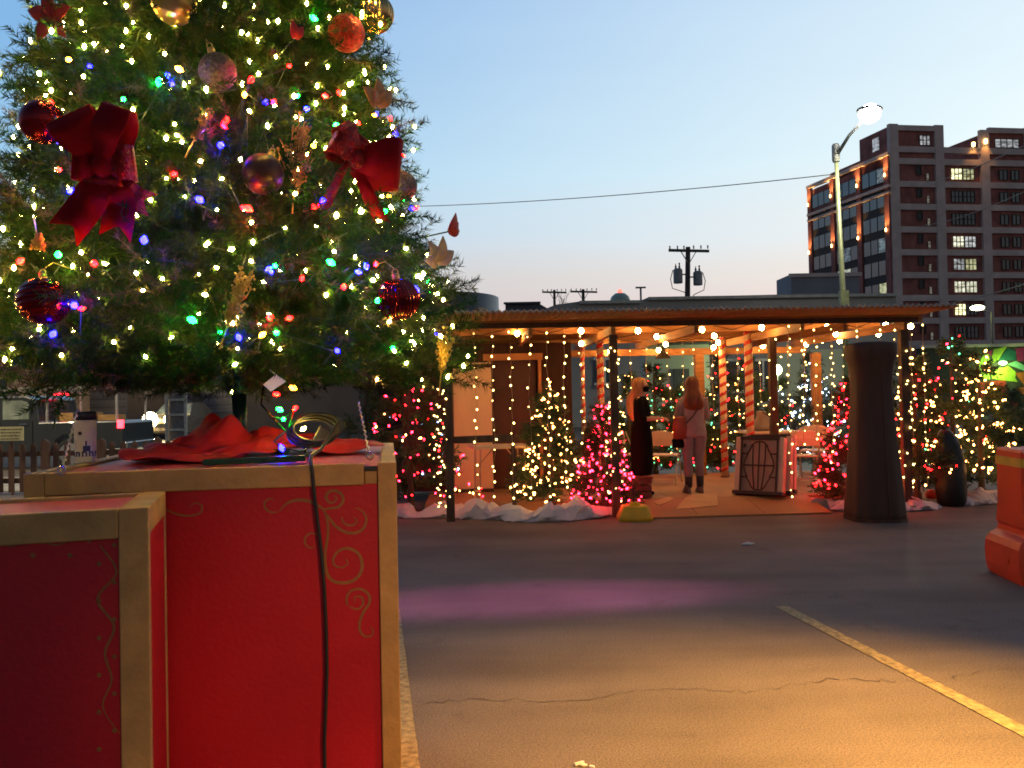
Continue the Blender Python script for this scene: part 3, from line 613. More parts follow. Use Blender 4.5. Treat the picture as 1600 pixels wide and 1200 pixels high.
pn = thing('plywood_panel', 'tall pale tan plywood sheet leaning by the shed door', 'panel', pv((a+b)/2, 1.85, ZD), world=True)
M_TANP = mat('tan plywood', (.74, .54, .32), rough=.7, var=.12, scale=2, stretch=(1, 1, .3))
MB().prism([pv(a, 1.85, ZD), pv(b, 1.85, ZD), pv(b, 2.0, zt), pv(a, 2.0, zt)], PD*.02).build('sheet', M_TANP, pn)
MB().bar(pv(a, 1.82, ZD+.03), pv(b, 1.82, ZD+.03), .03, .05).build('cleat', M_DKW, pn); MB().bar(pv(a, 1.975, zt-.05), pv(b, 1.975, zt-.05), .02, .05).build('cleat', M_DKW, pn)
# candy striped poles
def candy(px, ytop, d, r, lab):
    q = pat(px, 620, d); x = (q-P0).dot(PE); t = thing('candy_pole', lab, 'striped pole', pv(x, d, ZD), group='candy stripe poles in the pavilion', world=True)
    zt = ZR-.06 if d not in (1.25, 2.4, 3.5) else ZR-.13
    MB().tube([pv(x, d, ZD), pv(x, d, zt)], r, 18).build('pole', mat('cream ribbon', (.72, .48, .30), rough=.5, var=.1), t, smooth=True)
    st = MB(); pitch = .155; n = 14; H = zt-ZD; k = int(H/pitch*n)
    vs = []
    for i in range(k+1):
        an = 2*math.pi*i/n; z = ZD+pitch*i/n
        for dz_ in (0, .062): vs.append(pv(x, d, min(z+dz_, zt))+Vector((math.cos(an), math.sin(an), 0))*(r+.0025))
    st.add(vs, [(2*i, 2*i+2, 2*i+3, 2*i+1) for i in range(k)]).build('stripe', mat('red ribbon', (.60, .035, .02), rough=.4, var=.1), t, smooth=True, solid=.002)
    MB().lathe([(r*1.35, 0), (r*1.35, .02), (r*1.05, .03)], pv(x, d, ZD), 18).build('foot', M_DKW, t)
candy(911, 530, 3.3, .036, 'thin candy striped pole behind the pink lit tree, leftmost of the four')
candy(939, 515, 2.2, .052, 'candy striped pole close behind the pink lit tree beside the front post')
candy(1130, 518, 3.1, .056, 'candy striped pole standing right of the woman with the red bag')
candy(1171, 507, 1.9, .060, 'rightmost candy striped pole directly behind the leaning framed panels')

# ================================================================== bulbs under the roof
cafe = [(700, 540, 1.0), (808, 521, 1.2), (908, 517, .9), (908, 537, 2.6), (958, 539, 2.9), (953, 549, 3.4), (997, 517, 1.0), (1026, 526, 1.8), (1040, 538, 2.7), (1029, 547, 3.3), (1097, 515, .9), (1116, 525, 1.7), (1122, 535, 2.5), (1115, 543, 3.1),
        (1190, 512, .9), (1209, 533, 2.6), (1192, 541, 3.2), (1260, 538, 3.1), (1292, 511, .9), (1306, 522, 1.8), (1285, 532, 2.6), (1312, 533, 2.8), (1373, 522, 1.9), (1384, 508, .8), (1423, 510, .6)]
rows = [[], [], []]
for px, py, d in cafe: rows[0 if d < 1.5 else (1 if d < 2.75 else 2)].append((px, py, d))
nm = ['front row of warm globe bulbs strung just inside the pavilion eave', 'middle row of warm globe bulbs strung under the pavilion roof', 'rear row of warm globe bulbs strung along the back of the pavilion']
M_CAFE = glow('cafe bulb', (1, .53, .15), 175); M_BLK = mat('black rubber', (.012, .012, .012), rough=.5)
for rw, lab in zip(rows, nm):
    rw.sort(); P = [pat(px, py, d) for px, py, d in rw]
    t = thing('string_lights', lab, 'string lights', P[0], group='globe bulb strings under the pavilion roof', world=True)
    wire = []
    for i, p in enumerate(P):
        top = p+Vector((0, 0, .10)); wire.append(top)
        if i < len(P)-1: nx = P[i+1]+Vector((0, 0, .10)); m_ = (top+nx)/2; m_.z = min(m_.z+.03, ZR-.13); wire.append(m_)
    MB().tube(wire, .006, 5).build('wire', M_BLK, t)
    for p in P:
        o = link('bulb', bulb_mesh(.036, M_CAFE, 1.1, True), t); o.location = p-W[t.name]
        s = MB().lathe([(.012, .04), (.017, .045), (.017, .09), (.008, .11)], (0, 0, 0), 8).build('socket', M_BLK); s.parent = o
# pendant lamp seen inside
q = pat(1036, 560, 3.2); t = thing('pendant_lamp', 'small dark pendant shade hanging at the back of the pavilion', 'lamp', q, world=True)
MB().lathe([(.13, 0), (.12, .02), (.05, .10), (.03, .18)], q, 16).build('lamp_shade', M_BLK, t)
MB().tube([q+Vector((0, 0, .17)), (q.x, q.y, ZR-.05)], .008).build('cord', M_BLK, t)

# ================================================================== curtain strands
def curtain(strands, lab, grp, r, step, seed, m=S_YEL):
    rn = random.Random(seed); p0 = pat(*strands[0][:2], strands[0][3]); t = thing('curtain_lights', lab, 'curtain lights', p0, group=grp, world=True)
    hdr = [pat(px, y0, d) for px, y0, y1, d in strands]
    MB().tube(hdr, .006, 5).build('header_wire', M_DKW, t)
    for px, y0, y1, d in strands:
        a = pat(px, y0, d); n = max(3, int((a.z-pat(px, y1, d).z)/step)); pts = []; sway = rn.uniform(-.012, .012)
        for i in range(n+1): pts.append(a+Vector((sway*math.sin(i*.7)+rn.uniform(-.012, .012), rn.uniform(-.012, .012), -step*i)))
        s = MB().tube(pts, .0035, 4).build('strand', mat('clear wire', (.45, .28, .16), rough=.4), t)
        for i in range(1, n+1):
            if rn.random() < .9:
                o = link('bulb', bulb_mesh(r*(1 if rn.random() < .55 else .62), m, 1.1), s); o.location = pts[i]+Vector((rn.uniform(-.02, .02), -.012, rn.uniform(-.04, .04)))-W[t.name]
yfr = 506
curtain([(741, yfr, 790, .0), (768, yfr, 786, .0), (797, yfr, 780, .0), (826, yfr, 782, .0), (854, yfr, 776, .0), (880, yfr, 760, .0), (907, yfr, 700, .0)], 'curtain of tiny warm lights hanging before the shed', 'curtain lights along the pavilion front', .013, .135, 1)
curtain([(1230, 500, 780, .0), (1252, 500, 700, .0), (1272, 500, 690, .0), (1296, 500, 720, .0), (1316, 500, 640, .0), (1340, 500, 560, .0), (1374, 498, 570, .0), (1398, 498, 560, .0), (1422, 498, 700, .0), (1442, 498, 760, .0)], 'curtain of tiny warm lights hanging across the right end bay', 'curtain lights along the pavilion front', .012, .12, 2)
curtain([(985, 530, 640, 3.45), (1008, 530, 660, 3.45), (1044, 530, 640, 3.45), (1066, 530, 650, 3.45), (1083, 530, 640, 3.45), (1112, 530, 660, 3.45), (1152, 530, 690, 3.45), (1186, 530, 640, 3.45), (1206, 530, 690, 3.45), (1230, 530, 640, 3.45), (1256, 530, 640, 3.45), (1300, 530, 620, 3.45)], 'sparse curtain of tiny lights hanging along the back of the pavilion', 'curtain lights along the pavilion back', .013, .21, 3)

def string_on(path, mats, r, lab, grp, n, jit, seed, wire=.004, most=100, wm=None):
    """a string of n bulbs along a poly-line"""
    rn = random.Random(seed); P = [Vector(p) for p in path]; L = [0]
    for a, b in zip(P, P[1:]): L.append(L[-1]+(b-a).length)
    t = thing('string_lights', lab, 'string lights', P[0], group=grp, world=True); pts = []
    for i in range(n):
        s = L[-1]*(i+rn.uniform(-.4, .4))/n; s = min(max(s, 0), L[-1]-1e-4); k = next(j for j in range(len(L)-1) if L[j+1] >= s)
        p = P[k].lerp(P[k+1], (s-L[k])/max(1e-6, L[k+1]-L[k])); pts.append((p+Vector((rn.gauss(0, jit), rn.gauss(0, jit), rn.gauss(0, jit))), rn.choice(mats)))
    MB().tube(P, wire, 4).build('wire', wm or mat('green wire', (.01, .035, .015), rough=.5), t)
    bulbs(t, pts, r, most, rnd=rn); return t
# yellow-green strings wound up the pavilion posts
for x, lab, n, zt, zb in ((PX[0]-.10, 'yellow mini lights wound up the front left pavilion post', 46, 1.75, .15), (PX[1], 'yellow mini lights wound up the second pavilion post', 52, 2.2, .2), (PX[2]+.02, 'yellow mini lights wound up the third pavilion post', 34, 2.3, .25), (PX[3], 'yellow mini lights wound up the right pavilion post', 34, 2.1, .25)):
    dq = 1.05 if x > 3.5 and x < 4.5 else .05; path = [pv(x+.085*math.cos(a), dq+.085*math.sin(a), zb+(zt-zb)*a/(2*math.pi*9)) for a in np.arange(0, 2*math.pi*9, .35)]
    string_on(path, [S_YEL], .012, lab, 'strings wound on pavilion posts', n, .022, int(x*100) % 97)

# ================================================================== snow batting
M_SNOW = mat('white batting', (.68, .60, .62), rough=.95, var=.06, scale=5, bump=.25, bscale=14)
def snow(name, lab, pts, grp=None, seed=1, h=.24, w=.34):
    rn = random.Random(seed); P = [ground(x, y) for x, y in pts]; n = len(P)*9; rg = []
    ph = [rn.uniform(0, 6) for _ in range(6)]
    for i in range(n+1):
        s = i/n*(len(P)-1); k = min(int(s), len(P)-2); c = P[k].lerp(P[k+1], s-k); d = (P[k+1]-P[k]).normalized(); nn = Vector((-d.y, d.x, 0))
        if nn.y < 0: nn = -nn
        e = min(1, 6*min(i, n-i)/n+.10); a = i*.33
        hh = h*(.66+.20*math.sin(a*.7+ph[0])+.16*math.sin(a*1.9+ph[1])+rn.uniform(-.10, .10))*e+.012; ww = w*(1+.22*math.sin(a*.9+ph[2]))*(.5+.5*e)
        ring = []
        prof = [(0, 0), (-.10, .18), (-.07, .45), (.06, .78), (.25, .97), (.48, 1.0), (.72, .80), (.92, .45), (1.0, 0)]
        for j, (u, v) in enumerate(prof):
            q = .12*math.sin(a*1.5+j*1.3+ph[3])+.09*math.sin(a*2.7-j*1.9+ph[4])+rn.uniform(-.11, .11)
            ring.append(c+nn*(u+q*(.6 if 0 < j < 8 else .25))*ww+Vector((0, 0, max(.003, hh*(v+(q*.6 if 0 < j < 8 else 0)))))+d*q*.05)
        rg.append(ring)
    nn_ = len(rg[0]); vs = [p for r in rg for p in r]
    fs = [(i*nn_+j, i*nn_+j+1, (i+1)*nn_+j+1, (i+1)*nn_+j) for i in range(n) for j in range(nn_-1)]+[tuple(range(nn_-1, -1, -1)), tuple(n*nn_+j for j in range(nn_))]+[(i*nn_, (i+1)*nn_, (i+1)*nn_+nn_-1, i*nn_+nn_-1) for i in range(n)]
    o = MB().add(vs, fs).build(name, M_SNOW); tag(o, lab, 'fake snow', grp); return o
snow('snow_blanket', 'long crumpled white batting along the asphalt left of the ramp', [(560, 806), (640, 810), (700, 810), (760, 812), (820, 816), (880, 815), (940, 809), (985, 797)], 'white batting laid along the pavilion front', 3)
snow('snow_blanket', 'white batting fold right of the ramp running behind the brown covered heater', [(1262, 780), (1300, 797), (1345, 803), (1400, 799), (1440, 798), (1472, 794)], 'white batting laid along the pavilion front', 8, h=.22, w=.42)
snow('snow_blanket', 'white batting heap at the foot of the far right tree beside the orange barrier', [(1500, 790), (1530, 789), (1560, 787), (1600, 790)], 'white batting laid along the pavilion front', 12, h=.2)

# ================================================================== cut conifers
M_NEED = mat('conifer needles', (.045, .085, .028), rough=.7, var=.45, scale=5)
M_NEEDB = mat('blue conifer needles', (.05, .085, .07), rough=.7, var=.4, scale=5)
M_BARK = mat('bark', (.07, .045, .03), rough=.9)
CON = {}
def conifer_mesh(seed, h, r, n, m, low=.10, tip=.17):
    rng = np.random.default_rng(seed); t = rng.uniform(0, 1, n)**.75; z = h*(1-t*(1-low)); rad = r*(t**.8)
    # boughs in whorls: gather needles round bough ends
    nb = 46; ang_b = rng.uniform(0, 2*np.pi, nb); tb = np.sort(rng.uniform(.03, 1, nb)); zb = h*(1-tb*(1-low)); rb = r*tb**.85*rng.uniform(.75, 1.15, nb)
    k = rng.choice(nb, n, p=(tb+.15)/np.sum(tb+.15)); u = rng.uniform(.25, 1, n)**.7
    ang = ang_b[k]+rng.normal(0, .22, n)*(.5+u*.5); rr = rb[k]*u; zz = zb[k]-.12*rb[k]*(1-u)*0+rng.normal(0, .035, n)+.10*rb[k]*u
    O = np.stack([np.cos(ang)*rr, np.sin(ang)*rr, np.minimum(zz, h*1.0)], 1)
    D = unit(np.stack([np.cos(ang), np.sin(ang), rng.uniform(-.35, .75, n)], 1)+rng.normal(0, .28, (n, 3)))
    V, T = needles(O, D, np.full(n, tip), 12, .085, .014, rng)
    tips = (O+D*tip*.6); return np_mesh('crown', V, T, m), tips
def conifer(lab, px, pbase, Y, h, r, seed=1, m=None, n=900, grp='cut conifers around the pavilion', z0=0.0, rot=0):
    p = at(px, pbase, Y) if Y else ground(px, pbase); p.z = z0
    t = thing('conifer_tree', lab, 'tree', p, grp and rot, group=grp); m = m or M_NEED
    key = (seed, round(h, 2), round(r, 2), m.name)
    if key not in CON: CON[key] = conifer_mesh(seed, h, r, n, m)
    o = link('crown', CON[key][0], t)
    MB().tube([(0, 0, 0), (0, 0, h*.5), (0, 0, h*.97)], [.045, .03, .008], 7).build('trunk', M_BARK, t)
    MB().lathe([(.16, 0), (.15, .04), (.06, .07), (.055, .16)], (0, 0, 0), 12).build('stand', M_DKW, t)
    t['tips'] = 0; del t['tips']; return t, p
def tree_lights(p, h, r, mats, lab, grp, n, turns, seed, rad=.018, low=.14, lo_t=1.0, loose=.035):
    rn = random.Random(seed); path = []; K = 160; ph = rn.uniform(0, 6)
    for i in range(K):
        t = .03+(lo_t-.03)*(i/(K-1)); a = ph+turns*2*math.pi*(i/(K-1))**.85; rr = r*(t**.85)*(1+.22*math.sin(a*2.6+ph)+rn.uniform(-.06, .06))+.03
        path.append(p+Vector((rr*math.cos(a), rr*math.sin(a), h*(1-t*(1-low))-.05*rr*math.sin(a*3))))
    return string_on(path, mats, rad, lab, grp, n, loose, seed)
GS = 'light strings wound round the cut conifers'
D_ = ZD
# 1 bushy tree with red, white and blue lights at the left, half behind the big tree
_, p = conifer('broad bushy conifer in pink white and blue lights behind the red box', 628, 0, 11.2, 1.95, .75, 1, n=1500)
tree_lights(p, 1.95, .78, [S_PINK, S_PINK, S_RED, S_BLU, S_WARM], 'pink, white and blue lights looped over the bushy left conifer', GS, 150, 7.5, 5, 0.0126)
# 2 warm white tree before the shed
_, p = conifer('thin conifer in warm white lights standing before the shed door', 846, 0, 10.95, 1.72, .5, 2, n=800)
tree_lights(p, 1.74, .42, [S_WARM], 'warm white lights on the thin conifer before the shed', GS, 125, 6.5, 7, 0.0141)
# 3 pink tree
_, p = conifer('narrow conifer glowing in pink lights beside the second pavilion post', 927, 0, 10.8, 1.42, .33, 3, n=800)
tree_lights(p, 1.44, .36, [S_PINK], 'pink lights on the narrow conifer beside the second post', GS, 185, 9.5, 9, 0.0133)
# 4 red tree by the covered heater
_, p = conifer('conifer in bright red lights half behind the brown covered heater', 1312, 0, 10.9, 1.7, .42, 4, n=800)
tree_lights(p, 1.72, .42, [S_RED, S_RED, S_PINK], 'bright red lights on the conifer behind the covered heater', GS, 175, 9.5, 11, 0.0133)
# 5 warm tree right of the heater
_, p = conifer('conifer in warm white lights between the covered heater and the right post', 1412, 0, 11.1, 2.0, .52, 5, n=1000)
tree_lights(p, 2.0, .5, [S_WARM, S_WARM, S_WARM, S_RED], 'warm white lights with a few reds on the conifer right of the heater', GS, 125, 6.5, 13, 0.0141)
# 6 far right warm tree
_, p = conifer('large conifer in warm white lights at the far right end of the pavilion', 1512, 0, 11.4, 2.05, .62, 2, n=1100, rot=2.0)
tree_lights(p, 2.06, .42, [S_WARM], 'warm white lights on the large far right conifer', GS, 140, 6.5, 15, 0.0148)
# 7 multicolour tree behind the right post
_, p = conifer('tall conifer with red, white and green lights behind the right post', 1470, 0, 12.6, 2.35, .55, 1, n=1100, rot=1.0)
tree_lights(p, 2.38, .45, [S_PINK, S_RED, S_YEL, S_WARM, S_WARM, S_GRN], 'red, white and green lights on the tall conifer behind the right post', GS, 90, 8, 17, 0.0133)
# 8 cool white tree at the back
_, p = conifer('conifer in cool white lights at the back of the right bay', 1254, 0, 14.6, 2.2, .62, 5, m=M_NEEDB, n=1100, rot=2.5)
tree_lights(p, 2.2, .55, [S_COOL, S_COOL, S_COOL, S_YEL], 'cool white lights on the conifer at the back of the right bay', GS, 170, 8, 19, 0.0141)
# 9.. trees behind the people
for k, (px, h, r, rot, lab, mats, n, ll) in enumerate([
    (968, 1.95, .6, .5, 'dark conifer behind the second post and the blonde woman', [S_WARM], 70, 'warm white lights on the conifer behind the second post'),
    (1008, 2.1, .6, 1.4, 'dark conifer directly behind the blonde woman', [S_RED, S_GRN, S_WARM, S_PINK], 80, 'red, green and white lights on the conifer behind the blonde woman'),
    (1058, 1.75, .75, 2.2, 'low broad conifer between the two women', [S_RED, S_GRN, S_RED, S_WARM], 90, 'red and green lights draped over the low conifer between the women'),
    (1112, 2.3, .6, 3.3, 'dark conifer behind the auburn haired woman', [S_RED, S_WARM, S_WARM, S_AMB if False else S_WARM], 80, 'warm white and red lights on the conifer behind the auburn haired woman'),
    (1150, 2.15, .6, 4.1, 'dark conifer between the two right candy poles', [S_WARM, S_RED, S_YEL], 60, 'orange white lights on the conifer between the right candy poles'),
    (1198, 1.8, .6, 5.2, 'dark conifer below the yard lamp behind the right candy pole', [S_YEL, S_COOL, S_RED], 60, 'yellow and cool lights on the conifer below the yard lamp')]):
    _, p = conifer(lab, px, 0, 14.75+.3*(k % 2), h, r, 1+k % 5, n=1100 if k % 5 in (0, 4) else 900, rot=rot)
    tree_lights(p, h, r*.9, mats, ll, GS, n, 7, 30+k, .0115)
for px, Y, h, r, lab, s in ((1562, 15.5, 1.5, .55, 'unlit conifer beyond the far right tree beside the barrier', 4), (1345, 14.8, 1.9, .6, 'dark unlit conifer at the back behind the covered heater', 3), (1394, 14.9, 2.1, .6, 'dark unlit conifer at the back right of the covered heater', 4), (560, 13.0, 1.7, .7, 'dark unlit conifer behind the red box corner', 3)):
    conifer(lab, px, 0, Y, h, r, s, n=900)
q = at(1592, 690, 15.0)
tb = thing('shrub', 'small leafy shrub behind the orange barrier with two white lights', 'shrub', (q.x, 15, 0), world=False)
rng = np.random.default_rng(4); n = 260; O_ = rng.normal(0, .22, (n, 3))+[0, 0, .75]; V, T = needles(O_, unit(rng.normal(size=(n, 3))), np.full(n, .12), 8, .09, .03, rng); link('foliage', np_mesh('foliage', V, T, M_NEED), tb)
MB().tube([(0, 0, 0), (0, 0, .75)], [.03, .015]).build('stem', M_BARK, tb)
string_on([at(1574, 672, 14.6), at(1590, 671, 14.6), at(1606, 668, 14.6)], [S_WARM], .02, 'short row of white lights on the shrub behind the barrier', None, 7, .02, 3)

# ================================================================== furniture under the roof
M_CREAM = mat('cream plastic', (.72, .58, .42), rough=.45, var=.08); M_CHR = mat('tan steel tube', (.42, .32, .24), rough=.4, metal=.4)
def folding_chair(lab):
    t = thing('folding_chair', lab, 'chair', group='cream folding chairs under the pavilion')
    MB().rings([[(x, y, z) for x, y, z in ((-.21, -.19, zz), (.21, -.19, zz), (.22, .0, zz-.006), (.20, .2, zz), (-.20, .2, zz), (-.22, .0, zz-.006))] for zz in (.44, .462)]).build('seat', M_CREAM, t, bevel=.006)
    bk = MB(); prof = [(-.21, .60), (.21, .60), (.22, .72), (.20, .79), (.12, .825), (0, .835), (-.12, .825), (-.20, .79), (-.22, .72)]
    bk.prism([(x, .23+(z-.6)*.12-.02*(1-(x/.22)**2), z) for x, z in prof], (0, .016, 0)); bk.build('backrest', M_CREAM, t, bevel=.005)
    for s in (-1, 1):
        MB().tube([(s*.235, -.27, .0), (s*.235, .06, .46), (s*.235, .25, .80)], .011, 8).build('leg', M_CHR, t)
        MB().tube([(s*.215, .30, .0), (s*.215, .02, .44), (s*.215, -.14, .45)], .011, 8).build('leg', M_CHR, t)
    MB().tube([(-.235, -.21, .09), (.235, -.21, .09)], .008, 6).tube([(-.215, .23, .11), (.215, .23, .11)], .008, 6).build('stretcher', M_CHR, t); return t
ch = folding_chair('cream folding chair with its back turned, just left of the red bag')
q = at(1038, 742, 12.9); ch.location = (q.x, 12.9, ZD); ch.rotation_euler = (0, 0, 2.8)
q = at(978, 742, 13.1); dup(ch, (q.x, 13.1, ZD), .6, 'cream folding chair half hidden behind the woman in black')
q = at(1252, 745, 12.2); dup(ch, (q.x, 12.2, ZD), 3.05, 'cream folding chair between the framed panels and the red lit tree')
q = at(1276, 740, 12.9); dup(ch, (q.x, 12.9, ZD), 2.7, 'cream folding chair behind the red lit tree, further back', scale=(1.05, 1.05, 1.05))
def folding_table(lab, loc, rz, L, Wd, H=.74, grp='folding tables under the pavilion'):
    t = thing('folding_table', lab, 'table', loc, rz, group=grp)
    MB().box((0, 0, H-.02), (L, Wd, .04)).build('tabletop', M_CREAM, t, bevel=.008)
    for s in (-1, 1):
        for y in (-1, 1): MB().tube([(s*L*.40, y*Wd*.38, 0), (s*L*.38, y*Wd*.36, H-.04)], .013, 8).build('leg', M_CHR, t)
        MB().tube([(s*L*.40, -Wd*.38, .12), (s*L*.40, Wd*.38, .12)], .01).build('stretcher', M_CHR, t); MB().tube([(s*L*.385, 0, .45), (s*L*.12, 0, H-.05)], .01).build('brace', M_CHR, t)
    return t
q = at(768, 780, 11.35); folding_table('small pale folding table in front of the tan plywood sheet', (q.x+.12, 11.4, ZD), .25, .80, .5)
q = at(1196, 700, 12.75); folding_table('pale folding table behind the framed panels carrying a grey bag', (q.x+.05, 12.8, ZD), .1, .75, .6, .80)
q = at(1060, 700, 13.9); folding_table('pale folding table at the back between the two women', (q.x-.1, 14.1-.35, ZD), .05, 1.2, .5, .62) if False else None
# grey bag on that table
q = at(1196, 683, 12.75); bag = thing('bag', 'slumped grey cloth bag on the table behind the framed panels', 'bag', (q.x, 12.75, ZD+.80), world=False)
rg = []
for z, a, b, sh in ((.0, .20, .15, 0), (.03, .225, .17, 0), (.10, .19, .14, -.015), (.18, .12, .09, -.03), (.25, .07, .05, -.05), (.29, .085, .04, -.055), (.31, .06, .03, -.06)):
    rg.append([(sh+a*math.cos(t)*(1+.08*math.sin(5*t+z*20)), b*math.sin(t), z) for t in np.linspace(0, 2*math.pi, 18, endpoint=False)])
MB().rings(rg).build('cloth', mat('grey canvas', (.30, .25, .22), rough=.9, bump=.3, bscale=12), bag, smooth=True, sub=1)
MB().tube([(-.05, -.06, .29), (.02, -.17, .22), (.10, -.16, .12), (.17, -.12, .05)], .012, 6).build('strap', M_DKW, bag)

# leaning framed iron grilles
M_WFR = mat('cream painted frame', (.62, .46, .36), rough=.6, var=.12, scale=4); M_IRON = mat('dark iron', (.045, .028, .025), rough=.55, metal=.3); M_PANEL = mat('pinkish panel', (.55, .36, .27), rough=.6, var=.1)
def grille(lab, front):
    t = thing('framed_panel', lab, 'framed panel', group='framed panels leaning together'); w, h = .66, .78
    MB().box((0, .055, h/2), (w-.06, .03, h-.06)).build('panel', M_PANEL, t)
    f = MB()
    for s in (-1, 1): f.box((s*(w/2-.035), .04, h/2), (.07, .13, h-.002))
    for z_ in (.06, h-.05): f.box((0, .075, z_), (w-.139, .05, .05))
    f.build('frame', M_WFR, t, bevel=.006)
    k = MB(); y = -.035
    k.box((0, y+.05, .02), (w+.02, .16, .045)).box((0, y+.06, h-.015), (w-.12, .10, .04))
    for s in (-1, 1): k.bar((s*(w/2-.085), y, .03), (s*(w/2-.085), y, h-.03), .022, .022, (0, 1, 0))
    k.build('iron_rim', M_IRON, t)
    if front:
        g = MB(); cz = h*.50; r_ = .011
        arch = [(-.225, .22), (-.17, .22), (-.13, .10+.20), (-.115, .30), (-.07, .34), (0, .355), (.07, .34), (.115, .30), (.13, .30), (.17, .22), (.225, .22)]
        def cv(pts): g.tube([(x, y, z) for x, z in pts], r_, 6)
        cv([(-.235, cz+.16), (-.17, cz+.155), (-.13, cz+.20), (-.105, cz+.27), (-.06, cz+.315), (0, cz+.325), (.06, cz+.315), (.105, cz+.27), (.13, cz+.20), (.17, cz+.155), (.235, cz+.16)])
        cv([(-.235, cz-.16), (-.17, cz-.155), (-.13, cz-.21), (-.09, cz-.29), (-.05, cz-.33), (.05, cz-.33), (.09, cz-.29), (.13, cz-.21), (.17, cz-.155), (.235, cz-.16)])
        cv([(-.15, cz+.16), (-.19, cz+.08), (-.205, cz), (-.19, cz-.08), (-.15, cz-.16)]); cv([(.15, cz+.16), (.19, cz+.08), (.205, cz), (.19, cz-.08), (.15, cz-.16)])
        cv([(-.20, cz), (.20, cz)]); cv([(0, cz+.325), (0, cz-.33)])
        cv([(-.085, cz+.30), (-.085, cz+.1), (-.075, cz-.1), (-.05, cz-.32)]); cv([(.085, cz+.30), (.085, cz+.1), (.075, cz-.1), (.05, cz-.32)])
        g.build('iron_scrollwork', M_IRON, t)
        MB().ball((-.2, y, h-.12), .018, 8, 6, sz=1.6).build('boss', M_IRON, t)
    return t
g1 = grille('front framed panel with dark iron scrollwork leaning on the deck beside the ramp', True)
q = at(1184, 765, 11.2); g1.rotation_euler = (R(-12), 0, R(-35)); g1.location = (q.x-.02, 11.12, ZD+.02)
g2 = grille('plain framed panel stacked close behind the iron scrollwork panel', False); g2.rotation_euler = (R(-9), 0, R(-33)); g2.location = g1.location+Vector((.15, .15, 0))
g3 = grille('rearmost framed panel of the leaning stack with a dark edge', False); g3.rotation_euler = (R(-6), 0, R(-31)); g3.location = g1.location+Vector((.26, .30, 0))
# brown crate by the woman in black
q = at(993, 768, 11.2); cr8 = thing('crate', 'dark red brown wooden crate at the feet of the woman in black', 'crate', (q.x, 11.22, ZD), .15)
k = MB()
for z in (.05, .14, .23): k.box((0, -.15, z), (.36, .018, .075)).box((0, .15, z), (.36, .018, .075)).box((-.17, 0, z), (.018, .28, .075)).box((.17, 0, z), (.018, .28, .075))
k.build('slat_side', mat('red brown crate', (.12, .035, .022), rough=.7), cr8)
MB().box((0, 0, .012), (.34, .28, .02)).build('base', M_DKW, cr8); MB().box((0, 0, .275), (.40, .34, .02)).build('lid', mat('red brown crate', (.12, .035, .022), rough=.7), cr8)
# yellow weighted base with a thin post
q = ground(992, 812); yb = thing('sign_base', 'yellow weighted base holding a thin dark post at the ramp corner', 'weighted base', (q.x, q.y, 0))
k = MB(); L = [(.215, .17, 0), (.218, .172, .045), (.205, .16, .07), (.165, .135, .165), (.15, .12, .178), (.075, .07, .182), (.06, .055, .215), (.03, .03, .222)]
k.rings([[(a*math.copysign(abs(math.cos(t))**.38, math.cos(t)), b*math.copysign(abs(math.sin(t))**.38, math.sin(t)), z) for t in np.linspace(0, 2*math.pi, 28, endpoint=False)] for a, b, z in L]).build('base', mat('yellow plastic', (.78, .43, .015), rough=.45, var=.15), yb, smooth=True)
MB().tube([(-.01, 0, .21), (-.015, 0, .42)], .012).build('post', M_BLK, yb)
MB().ball((.09, -.125, .13), .012, 8, 6).build('plug', M_BLK, yb)

# covered patio heater
q = ground(1367, 811); hc = thing('covered_heater', 'tall dark brown fabric cover over a patio heater standing on the asphalt', 'covered heater', (q.x, q.y, 0), -.05)
rg = []
def rsq(a, b, z, n=40, ph=0, rip=.0, p=.62): return [(.9*a*math.copysign(abs(math.cos(t))**p, math.cos(t))*(1+rip*math.sin(7*t+ph)), b*math.copysign(abs(math.sin(t))**p, math.sin(t))*(1+rip*math.sin(9*t+ph)), z) for t in np.linspace(0, 2*math.pi, n, endpoint=False)]
for a, b, z, rp in ((.352, .32, .0, .030), (.345, .31, .10, .034), (.315, .285, .45, .034), (.285, .26, .80, .030), (.262, .235, 1.15, .026), (.245, .22, 1.45, .02), (.236, .215, 1.62, .015), (.245, .225, 1.74, .006), (.262, .24, 1.84, .004), (.292, .272, 1.93, .003), (.30, .28, 1.99, .002), (.302, .28, 2.085, .002), (.290, .27, 2.10, .002), (.15, .14, 2.12, .001), (.02, .02, 2.122, .0)): rg.append(rsq(a, b, z, ph=z*1.3, rip=rp))
M_COV = mat('brown heater cover', (.068, .032, .021), rough=.7, var=.2, scale=2, bump=.35, bscale=5, stretch=(3, 3, .5))
MB().rings(rg).build('cover', M_COV, hc, smooth=True)
MB().tube([(.06, -.325, .05), (.05, -.262, .8), (.045, -.222, 1.5), (.045, -.228, 1.72)], .008, 5).build('zip_seam', M_DKW, hc)
MB().rings([rsq(.360, .328, .0, rip=.015), rsq(.358, .326, .035, rip=.015)]).build('hem', M_DKW, hc)
